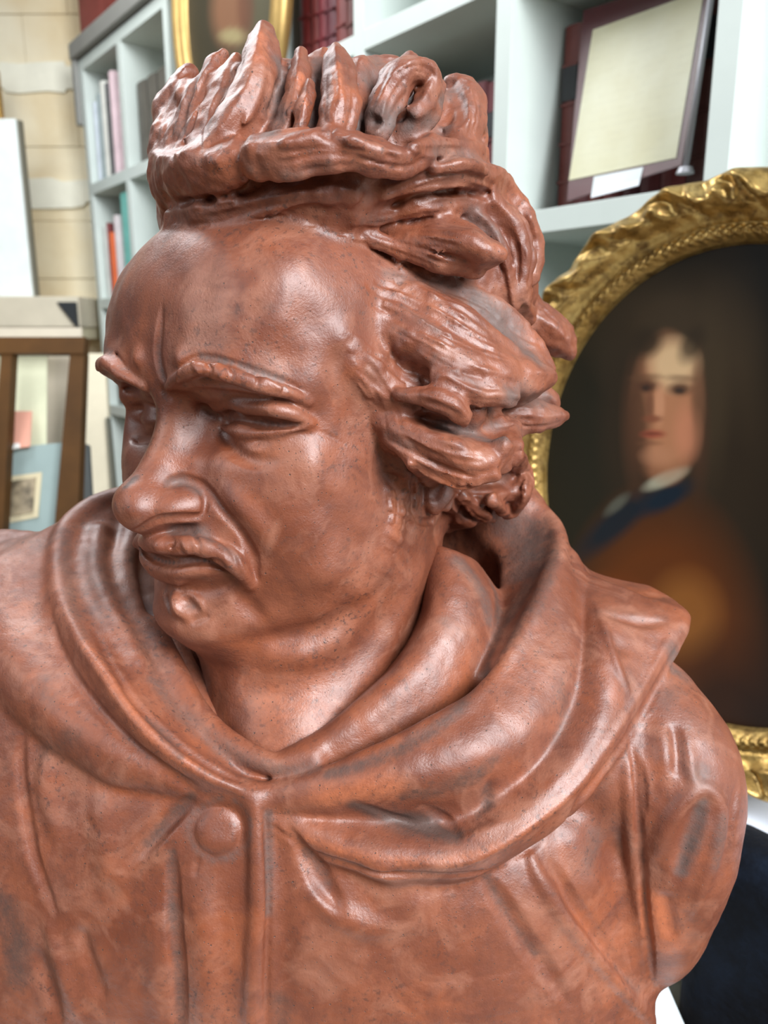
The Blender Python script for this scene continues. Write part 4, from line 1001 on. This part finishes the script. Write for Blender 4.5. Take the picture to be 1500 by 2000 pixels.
bd.sheet([R0, R1, R2, R3, R4, R5], 0.0055, 0.003, HOOD, n=190, m=110)
# fill behind the folds, and the far slope of the hood that ends in the hanging corner
bd.sheet([[(600,1570,0.412),(800,1500,0.408),(950,1420,0.424),(1060,1280,0.456),(1110,1130,0.500)],[(620,1630,0.412),(800,1630,0.408),(960,1590,0.410),(1120,1440,0.436),(1160,1200,0.480)],[(1000,1600,0.410),(1100,1520,0.420),(1200,1400,0.440),(1270,1280,0.462),(1300,1210,0.482)]], 0.010, 0.006, HOOD)
bd.sheet([[(1112,1095,0.508),(1138,1122,0.520),(1165,1136,0.525),(1210,1148,0.525),(1262,1160,0.515),(1304,1184,0.500)],[(1125,1140,0.495),(1160,1160,0.494),(1200,1178,0.494),(1250,1188,0.490),(1318,1206,0.480)]], 0.006, 0.004, HOOD, n=60, m=20)
bd.sheet([R0[6:], [(940,1330,0.440),(975,1240,0.465),(992,1160,0.495),(985,1090,0.525),(950,1040,0.555)]], 0.006, 0.004, HOOD, n=60, m=24)
back = []
for t in np.linspace(0, 1, 9):   # the hood goes on behind the neck
    a = P(1005,990,0.550)*(1-t)+P(300,962,0.570)*t; a = a+FWD*0.075*math.sin(math.pi*t)+np.array([0,0,-0.012*math.sin(math.pi*t)]); back.append(a)
for r_, dz, df in ((0.020,0.000,0.004),(0.030,-0.035,0.012),(0.045,-0.085,0.018),(0.06,-0.15,0.01)):
    bd.stroke(np.array([[*(a+np.array([0,0,dz])+FWD*df), r_] for a in back]), 0.015, HOOD)
bd.stroke(Pr([(q[0], q[1], q[2]+0.004, 13) for q in R0]), 0.003, HOOD)
# hood, far half
L0 = [(500,1556,0.3985),(469,1541,0.398),(400,1510,0.3965),(320,1456,0.398),(256,1390,0.405),(215,1330,0.416),(160,1255,0.437),(126,1185,0.463),(114,1110,0.492),(123,1045,0.518),(158,1002,0.540),(224,970,0.556),(300,962,0.570)]
L1 = [(488,1572,0.402),(440,1566,0.402),(375,1532,0.4045),(300,1483,0.4075),(240,1430,0.412),(165,1352,0.427),(107,1270,0.447),(82,1190,0.472),(74,1110,0.50),(84,1055,0.525),(120,1040,0.55)]
L2 = [(430,1566,0.4035),(385,1545,0.402),(320,1512,0.4025),(240,1478,0.4045),(160,1425,0.411),(85,1360,0.424),(20,1280,0.445),(-40,1190,0.475),(-80,1110,0.505)]
L3 = [(380,1548,0.408),(330,1531,0.4085),(240,1518,0.4095),(160,1474,0.416),(80,1420,0.428),(0,1345,0.446),(-80,1240,0.474),(-130,1150,0.505)]
bd.sheet([L0, L1, L2, L3, [(x+6, y-10, z+0.014) for x, y, z in L3]], 0.0055, 0.003, HOOD, n=170, m=60)
bd.sheet([[(440,1530,0.410),(300,1450,0.415),(160,1320,0.440),(110,1180,0.480),(110,1080,0.52)],[(330,1520,0.415),(150,1430,0.425),(60,1300,0.452),(10,1180,0.490),(0,1090,0.53)]], 0.010, 0.006, HOOD)
bd.stroke(Pr([(q[0]+8, q[1]+2, q[2]+0.005, 17) for q in L0]), 0.003, HOOD)
bd.sheet([L0[2:], [(470,1500,0.414),(400,1430,0.425),(330,1340,0.440),(275,1240,0.462),(232,1150,0.494),(225,1080,0.525),(255,1020,0.56)]], 0.006, 0.004, HOOD, n=80, m=30)
bd.stroke(Pr([(196,1040,0.530,14),(188,1110,0.500,15),(215,1190,0.470,14),(270,1290,0.440,10)]), 0.010, HOOD)
bd.stroke(Pr([(262,1030,0.545,16),(246,1100,0.515,18),(262,1190,0.482,16),(310,1270,0.455,10)]), 0.010, HOOD)
bd.blur(BO+np.array([-0.30,-0.16,-0.10]), BO+np.array([0.24,0.15,0.15]), 3)
bd.stroke(Pr([(285,1080,0.550,40),(292,1160,0.525,40),(315,1240,0.500,38),(365,1330,0.472,32),(430,1410,0.448,26)]), 0.012, HOOD)
# inner collar: soft roll round the neck
bd.sheet([[(846,1080,0.492),(838,1150,0.478),(828,1225,0.462),(775,1312,0.446),(705,1380,0.432),(630,1440,0.422),(560,1482,0.412)],
          [(858,1082,0.476),(860,1150,0.456),(846,1228,0.440),(798,1308,0.427),(730,1372,0.418),(650,1436,0.4115),(575,1480,0.4075)],
          [(885,1092,0.474),(906,1155,0.456),(898,1240,0.441),(850,1325,0.428),(770,1394,0.418),(680,1450,0.411),(590,1490,0.407)],
          [(915,1105,0.484),(945,1172,0.468),(938,1258,0.452),(895,1345,0.436),(810,1415,0.423),(705,1472,0.4135),(605,1502,0.408)],
          [(930,1120,0.500),(968,1185,0.486),(960,1268,0.470),(915,1362,0.450),(825,1432,0.436),(715,1490,0.424),(610,1512,0.414)]], 0.0055, 0.004, COLLAR, n=120, m=60)
bd.stroke(Pr([(880,1120,0.492,34),(895,1200,0.472,44),(865,1300,0.452,44),(780,1380,0.436,38),(690,1440,0.426,30),(600,1490,0.418,24)]), 0.006, COLLAR)
bd.stroke(Pr([(610,1478,0.410,24),(540,1492,0.409,22),(470,1462,0.415,22),(400,1405,0.428,22),(345,1320,0.448,24),(300,1230,0.475,24)]), 0.006, COLLAR)
bd.blur(BO+np.array([-0.06,-0.16,-0.08]), BO+np.array([0.14,0.15,0.15]), 2)
# rim and creases of the hood
bdraw([(185,1235,12),(232,1318,13),(275,1382,14),(340,1446,14),(415,1500,12),(470,1528,9)], -0.0045, 'c')
bdraw([(126,1180,14),(160,1255,15),(215,1332,15),(256,1392,15),(320,1458,15),(400,1512,14),(469,1543,11),(496,1560,8)], 0.0030, 'g')
bdraw([(98,1200,16),(125,1285,16),(175,1362,16),(245,1436,16),(310,1487,15),(380,1532,12)], -0.0035, 'c')
bdraw([(1338,1240,12),(1292,1326,14),(1247,1405,15),(1203,1477,15),(1136,1570,14),(1040,1652,13),(915,1708,12),(805,1708,12),(700,1694,12),(600,1662,10),(530,1612,8)], -0.0050, 'c')
bdraw([(1318,1225,10),(1268,1318,11),(1226,1392,12),(1182,1462,12),(1112,1552,12),(1005,1634,12),(905,1686,12),(805,1688,12)], 0.0022, 'g')
# placket, clasp, button
bd.stroke(Pr([(492,1556,0.399,9),(500,1600,0.399,8),(505,1680,0.3995,8),(507,1760,0.4015,8),(500,1860,0.404,8),(494,2000,0.411,8),(492,2150,0.42,8)]), 0.010)
bdraw([(518,1585,8),(522,1680,9),(524,1760,9),(522,1870,9),(520,2010,9)], -0.0065, 'c')
bdraw([(498,1575,16),(502,1700,22),(501,1800,22),(494,1900,22),(490,2030,22)], 0.0040, 'g')
bdraw([(545,1640,24),(552,1760,30),(552,1900,30),(548,2030,30)], -0.0022, 'g')
bdraw([(429,1617,62)], -0.0040, 'q')
c0, _ = bd.cast([(429,1617)])
bn = bd.grad(c0)[0]; bt = np.cross(bn, HU); bt /= np.linalg.norm(bt); bu = np.cross(bt, bn)
bd.ball(c0[0]+bn*0.0005, (0.0132,0.0132,0.0062), np.stack([bt, bu, bn]), 0.0008, BUTTON)
bdraw([(429,1617,30)], -0.0010, 'q')
# folds of the cape
def fold(rows, h, w=None): bdraw(rows, h, 'g')
bdraw([(380,1552,14),(345,1590,22),(300,1635,24),(255,1680,16)], -0.0070, 'c')
bdraw([(372,1590,16),(330,1640,20),(290,1690,18)], 0.0030, 'g')
bdraw([(334,1655,12),(338,1730,18),(342,1810,20),(350,1900,20),(354,2030,20)], -0.0085, 'c')
bdraw([(385,1690,36),(398,1800,40),(404,1950,40),(404,2050,40)], 0.0045, 'g')
bdraw([(300,1750,34),(308,1860,34),(310,2000,34)], 0.0030, 'g')
bdraw([(386,1680,8),(380,1705,8)], -0.003, 'c')
bdraw([(45,1430,14),(40,1500,18),(52,1600,20),(75,1700,18),(110,1780,14)], -0.0045, 'c')
bdraw([(85,1440,26),(90,1540,30),(120,1650,26)], 0.0030, 'g')
bdraw([(95,1800,22),(118,1880,24),(150,1980,24)], 0.0045, 'g')
bdraw([(70,1850,20),(95,1930,22),(120,2010,22)], -0.0040, 'g'); bdraw([(160,1830,22),(190,1930,24)], -0.0030, 'g')
bdraw([(200,1590,40),(215,1700,44)], 0.0025, 'g')
bdraw([(560,1612,14),(600,1670,24),(636,1735,26),(672,1790,16)], -0.0075, 'c')
bdraw([(600,1740,18),(650,1775,30),(710,1805,34),(790,1810,26)], 0.0045, 'g')
bdraw([(740,1700,50),(800,1760,60)], 0.0030, 'g')
bdraw([(950,1722,12),(972,1752,24),(1020,1830,26),(1070,1900,24),(1110,1960,16)], -0.0055, 'c')
bdraw([(1034,1668,12),(1046,1700,15),(1066,1735,17),(1100,1790,18),(1140,1840,18),(1190,1900,18),(1240,1955,18),(1275,1995,16)], 0.0075, 'g')
bdraw([(1078,1690,16),(1115,1760,22),(1165,1830,22),(1218,1905,20),(1258,1960,12)], -0.0065, 'c')
bdraw([(1120,1640,46),(1150,1720,44)], 0.0028, 'g')
bdraw([(1200,1470,14),(1150,1540,22),(1110,1590,16)], -0.0035, 'g')
# join of sleeve and cape, sleeve folds
bdraw([(1228,1420,8),(1240,1490,10),(1246,1590,11),(1256,1720,11),(1268,1850,11),(1275,1930,10)], -0.0070, 'c')
bdraw([(1225,1480,14),(1228,1570,15),(1236,1680,15),(1250,1790,13)], 0.0040, 'g')
bdraw([(1250,1490,9),(1255,1540,11),(1258,1590,9)], -0.0050, 'c')
bdraw([(1285,1400,24),(1296,1470,26),(1300,1530,20)], 0.0035, 'g'); bdraw([(1318,1430,16),(1324,1500,16)], -0.0028, 'g'); bdraw([(1340,1440,16),(1350,1510,16),(1360,1545,12)], 0.0028, 'g')
bdraw([(1322,1715,18),(1340,1650,22),(1360,1598,20),(1372,1575,14)], -0.0075, 'g')
bdraw([(1268,1690,20),(1298,1625,20),(1338,1562,20),(1380,1540,18),(1408,1580,18),(1400,1650,18),(1376,1725,18),(1352,1790,14)], 0.0045, 'g')
bdraw([(1438,1520,14),(1430,1600,14),(1412,1700,14)], -0.0030, 'g')
bdraw([(1300,1760,22),(1310,1820,18)], -0.003, 'g')
# cape top edge marks on hood
bdraw([(830,1575,14),(870,1605,17),(898,1635,10)], -0.0060, 'c', HOOD); bdraw([(700,1570,12),(780,1600,14),(850,1630,12)], -0.0030, 'c')
bdraw([(960,1520,14),(950,1560,14),(930,1590,10)], -0.0040, 'g')
bdraw([(905,1640,12),(940,1625,14),(990,1600,12)], 0.0025, 'g')
bdraw([(1180,1200,12),(1250,1215,14),(1300,1215,10)], -0.0040, 'g')
bdraw([(1210,1260,30)], -0.003, 'g')
bdraw([(1166,1180,9),(1185,1240,10),(1205,1300,10),(1228,1350,8)], 0.0035, 'g')
bd.rough(0.020, 0.0005, seed=8); bd.rough(0.006, 0.00025, seed=9)
# ------------------------------------------------------------------ patina, dust, wear, dark crease strokes and recess shade painted on the bust
STAIN_SHADES = []
def stain_shade(cl, ch, s, *rows): STAIN_SHADES.append((cl, ch, s, cl.on([list(r) for r in rows])))
DARK, DUST, WEAR = 0, 1, 2
for ch, s, rows in (
    (DARK, 1.0, [(690,1572,14),(760,1592,22),(830,1615,26),(892,1634,16)]), (DARK, 0.65, [(790,1555,14),(850,1545,18),(930,1515,22),(965,1485,14)]),
    (DARK, 0.8, [(950,1535,12),(955,1570,14),(935,1592,10)]), (DARK, 0.5, [(1095,1335,16),(1102,1400,18),(1085,1445,14)]),
    (DARK, 0.7, [(1070,1045,16),(1076,1100,18),(1048,1165,16),(1018,1210,14),(985,1270,10)]), (DUST, 0.8, [(990,1020,34),(1025,1060,38),(1015,1120,30)]), (DARK, 0.75, [(1050,1030,22),(1060,1090,26),(1025,1160,24),(985,1220,16)]),  # DARK rows here paint shade into the hood's inner back
    (DARK, 0.62, [(130,1040,14),(126,1100,16),(138,1180,14),(165,1245,12)]), (DARK, 0.7, [(290,1410,10),(322,1440,14),(352,1475,10)]), (DARK, 0.5, [(390,1500,8),(420,1518,8)]),
    (DARK, 0.5, [(176,1080,22),(186,1150,28),(200,1220,20)]), (DARK, 0.5, [(250,1180,26),(280,1260,26),(318,1330,18)]), (WEAR, 0.6, [(225,1060,20),(230,1130,22)]),
    (DUST, 0.6, [(300,1330,18),(350,1390,22),(430,1460,18),(520,1502,14),(620,1500,12)]),
    (DARK, 0.8, [(640,1512,10),(720,1490,13),(810,1448,14),(890,1390,14),(950,1310,14),(976,1225,13),(960,1140,12)]), (DUST, 0.7, [(900,1100,20),(940,1150,22),(955,1210,16)]), (DUST, 0.5, [(870,1215,16)]),
    (DARK, 0.75, [(374,1553,12),(335,1597,14),(288,1645,10)]), (DUST, 0.55, [(429,1560,10),(380,1590,10),(370,1630,10),(395,1670,10),(440,1678,10),(484,1650,9),(488,1600,8),(460,1565,8)]),
    (DARK, 0.75, [(338,1665,10),(338,1740,12),(342,1810,12),(350,1900,11),(354,2000,11)]), (DARK, 0.75, [(8,1775,34),(28,1840,38),(32,1910,28)]), (DARK, 0.45, [(118,1720,26)]), (DARK, 0.4, [(395,1725,30),(400,1760,22)]),
    (DARK, 0.35, [(180,1500,50)]), (DUST, 0.5, [(85,1330,24),(100,1370,18)]), (DUST, 0.5, [(20,1060,40),(90,1065,30)]), (DARK, 0.4, [(70,1120,30)]), (DARK, 0.5, [(140,1440,30),(90,1470,26)]),
    (DUST, 0.75, [(523,1590,10),(524,1680,10),(522,1780,10)]), (DARK, 0.6, [(545,1960,30),(550,1995,24)]), (DUST, 0.6, [(600,1660,10),(640,1720,12)]),
    (DUST, 0.6, [(1370,1512,24)]), (DUST, 0.85, [(1372,1570,12),(1358,1625,15),(1330,1700,12)]), (DARK, 0.5, [(1352,1640,10),(1335,1690,10)]), (DUST, 0.6, [(1412,1600,14),(1400,1690,16)]),
    (DUST, 0.8, [(1313,1275,20),(1320,1310,20)]), (DARK, 0.45, [(1165,1195,14),(1230,1205,16),(1295,1208,14)]), (DARK, 0.4, [(1200,1250,30),(1225,1340,24)]), (DUST, 0.5, [(1350,1300,24),(1300,1370,22)]),
    (DARK, 0.6, [(950,1712,10),(1000,1800,12),(1045,1860,10)]), (DARK, 0.5, [(1200,1890,10),(1245,1935,12)]), (DARK, 0.4, [(1200,1490,20),(1180,1540,22)]), (DUST, 0.6, [(1160,1640,30),(1150,1690,24)]), (DARK, 0.45, [(1250,1560,10),(1256,1680,10)]),
    (WEAR, 0.9, [(1290,1770,40),(1300,1840,34)]), (WEAR, 0.7, [(640,1560,30),(760,1540,36)]), (DARK, 0.5, [(1068,1160,12),(1040,1215,10)]), (DUST, 0.4, [(1080,1190,16)]),
    (WEAR, 0.6, [(600,1640,10),(720,1672,12),(850,1680,12),(980,1650,12),(1100,1560,12)]), (WEAR, 0.6, [(120,1110,14),(130,1180,14),(200,1310,14),(300,1440,14),(420,1518,12)])):
    stain_shade(bd, ch, s, *rows)
for ch, s, rows in (
    (DUST, 0.9, [(528,262,18),(545,190,20),(544,125,16)]), (DUST, 0.8, [(610,235,12),(622,170,14),(620,120,12)]), (DUST, 0.9, [(700,235,24),(750,232,28),(800,240,18)]), (DUST, 0.7, [(720,160,22),(740,120,18)]),
    (DUST, 0.6, [(412,240,14),(440,180,14)]), (DUST, 0.6, [(355,260,16),(372,190,14),(400,130,12)]), (DUST, 0.8, [(862,200,14),(880,180,14)]), (DUST, 0.8, [(830,235,18),(870,250,16)]), (DARK, 0.6, [(800,225,14),(815,195,12)]),
    (DARK, 0.55, [(345,260,12),(350,210,12)]), (DARK, 0.5, [(640,120,10),(660,112,8)]), (DARK, 0.5, [(900,170,14),(915,200,14)]), (WEAR, 0.9, [(590,200,12),(588,150,10)]), (WEAR, 0.7, [(505,110,24),(510,70,18)]), (WEAR, 0.7, [(660,180,16),(658,130,12)]),
    (DUST, 0.6, [(850,300,22),(900,305,22),(940,310,16)]), (DUST, 0.7, [(920,425,24),(965,460,22)]), (DUST, 0.6, [(710,432,10),(760,430,10)]),
    (DUST, 0.95, [(930,590,24),(985,645,38),(1035,695,26)]), (DUST, 0.7, [(760,535,14),(840,555,18),(905,575,16)]), (DUST, 0.5, [(790,600,14),(850,640,16)]),
    (DUST, 0.95, [(860,836,14),(925,848,20),(985,852,14)]), (DUST, 0.8, [(1000,775,26),(1060,775,22)]), (DUST, 0.5, [(960,830,18),(1020,845,16)]),
    (DUST, 0.5, [(850,700,14),(930,755,16)]), (DUST, 0.6, [(760,850,14),(800,870,12)]), (DARK, 0.4, [(345,400,18),(410,405,20),(470,398,18)]),  # last row: mostly shade painted under the quiff, part patina
    (DARK, 0.45, [(350,425,16),(420,420,18),(480,405,16),(560,392,14),(660,385,12)]), (DUST, 0.5, [(560,345,16),(640,320,14)]), (DARK, 0.4, [(520,330,16),(580,335,16)]), (DUST, 0.5, [(490,270,10),(488,330,10)]),  # first row: painted overhang shade with some patina along the root band
    (DARK, 1.0, [(246,950,8),(262,935,9)]), (DARK, 0.6, [(225,985,6),(232,1000,6)]), (DUST, 0.85, [(328,944,10),(360,944,14),(386,960,10)]), (DUST, 0.8, [(340,1034,16),(380,1040,18),(410,1055,12)]), (DUST, 0.6, [(430,1065,10),(460,1090,10)]),
    (DARK, 0.9, [(303,1091,3.5),(340,1099,4),(400,1094,4),(450,1108,4)]), (DARK, 0.6, [(326,1140,12),(325,1165,10)]), (DUST, 0.6, [(375,1182,12)]), (DUST, 0.5, [(395,1130,14)]), (DARK, 0.5, [(265,1050,10),(270,1070,8)]),
    (DUST, 0.85, [(395,697,9),(440,705,9),(500,722,9),(550,740,8)]), (DARK, 0.5, [(215,690,8),(240,720,8)]), (DUST, 0.6, [(200,672,8),(216,690,8)]),
    (DARK, 0.5, [(310,630,6),(309,690,7),(316,735,7)]), (DUST, 0.5, [(455,800,10),(475,812,10)]), (DARK, 0.6, [(440,815,6),(500,824,6),(580,830,6)]), (DUST, 0.45, [(462,610,18)]), (DUST, 0.4, [(530,600,20)]),
    (DARK, 0.7, [(812,985,6),(822,1015,6)]), (DARK, 0.5, [(740,870,14),(800,920,18),(870,980,18),(900,1010,16)]), (DARK, 0.4, [(720,720,16),(790,770,20),(860,800,18)]), (WEAR, 0.6, [(780,950,24),(775,1040,20)]), (WEAR, 0.5, [(510,870,40)]), (WEAR, 0.5, [(600,1400,80),(500,1350,60)]), (WEAR, 0.4, [(660,760,40),(700,700,30)])):
    stain_shade(hd, ch, s, *rows)
# ------------------------------------------------------------------ the bust as one thing
bust = bpy.data.objects.new('portrait_bust', None); COL.objects.link(bust)
tag(bust, 'reddish terracotta bust of a scowling man with swept hair and hooded cape', 'sculpture')
def publish(cl, names):
    V, F, vl = cl.mesh(); N = vnormals(V, F); st = np.zeros((len(V),3), np.float32)
    for c2, ch, s, p in STAIN_SHADES:
        if c2 is not cl: continue
        q = spline(p, 0.004); m = q[:,3].max()*1.7
        I = np.nonzero(np.all((V > q[:,:3].min(0)-m) & (V < q[:,:3].max(0)+m), 1))[0]; best = np.full(len(I), 9.0)
        for a in q: best = np.minimum(best, np.linalg.norm(V[I]-a[:3], axis=1)/(a[3]*1.35))
        st[I,ch] = np.maximum(st[I,ch], s*np.exp(-best**2*0.9))
    fl = np.sort(vl[F], 1)[:,1]
    for i, nm in enumerate(names):
        if not np.any(fl == i): continue
        Fi = F[fl == i]; side = (V[Fi[:,0]]-HO)@HL > 0
        for part in ((side, ~side) if nm == 'eyebrow' else (np.ones(len(Fi), bool),)): clay_object(nm, V, Fi[part], N, CLAY, bust, st)
publish(hd, ['head', 'hair', 'eyebrow', 'moustache', 'ear'])
publish(bd, ['cape', 'hood', 'button', 'collar'])

prof = [(0.0,0.0),(0.105,0.0),(0.108,0.006),(0.108,0.022),(0.098,0.030),(0.088,0.036),(0.070,0.050),(0.060,0.075),(0.058,0.100),(0.064,0.122),(0.078,0.138),(0.082,0.150),(0.082,0.172),(0.0,0.172)]
bm = bmesh.new(); rows_ = []; sc_ = B(0, -0.035, 0)
for r_, z_ in prof[1:-1]: rows_.append([bm.verts.new((sc_[0]+r_*math.cos(2*math.pi*i/64), sc_[1]+r_*math.sin(2*math.pi*i/64), TT+z_)) for i in range(64)])
for a_, b_ in zip(rows_[:-1], rows_[1:]):
    for i in range(64): bm.faces.new((a_[i], a_[(i+1)%64], b_[(i+1)%64], b_[i]))
bm.faces.new(rows_[0][::-1]); bm.faces.new(rows_[-1])
from_bm('socle', bm, CLAY, bust, True)
bust.location = (0, 0, 0)
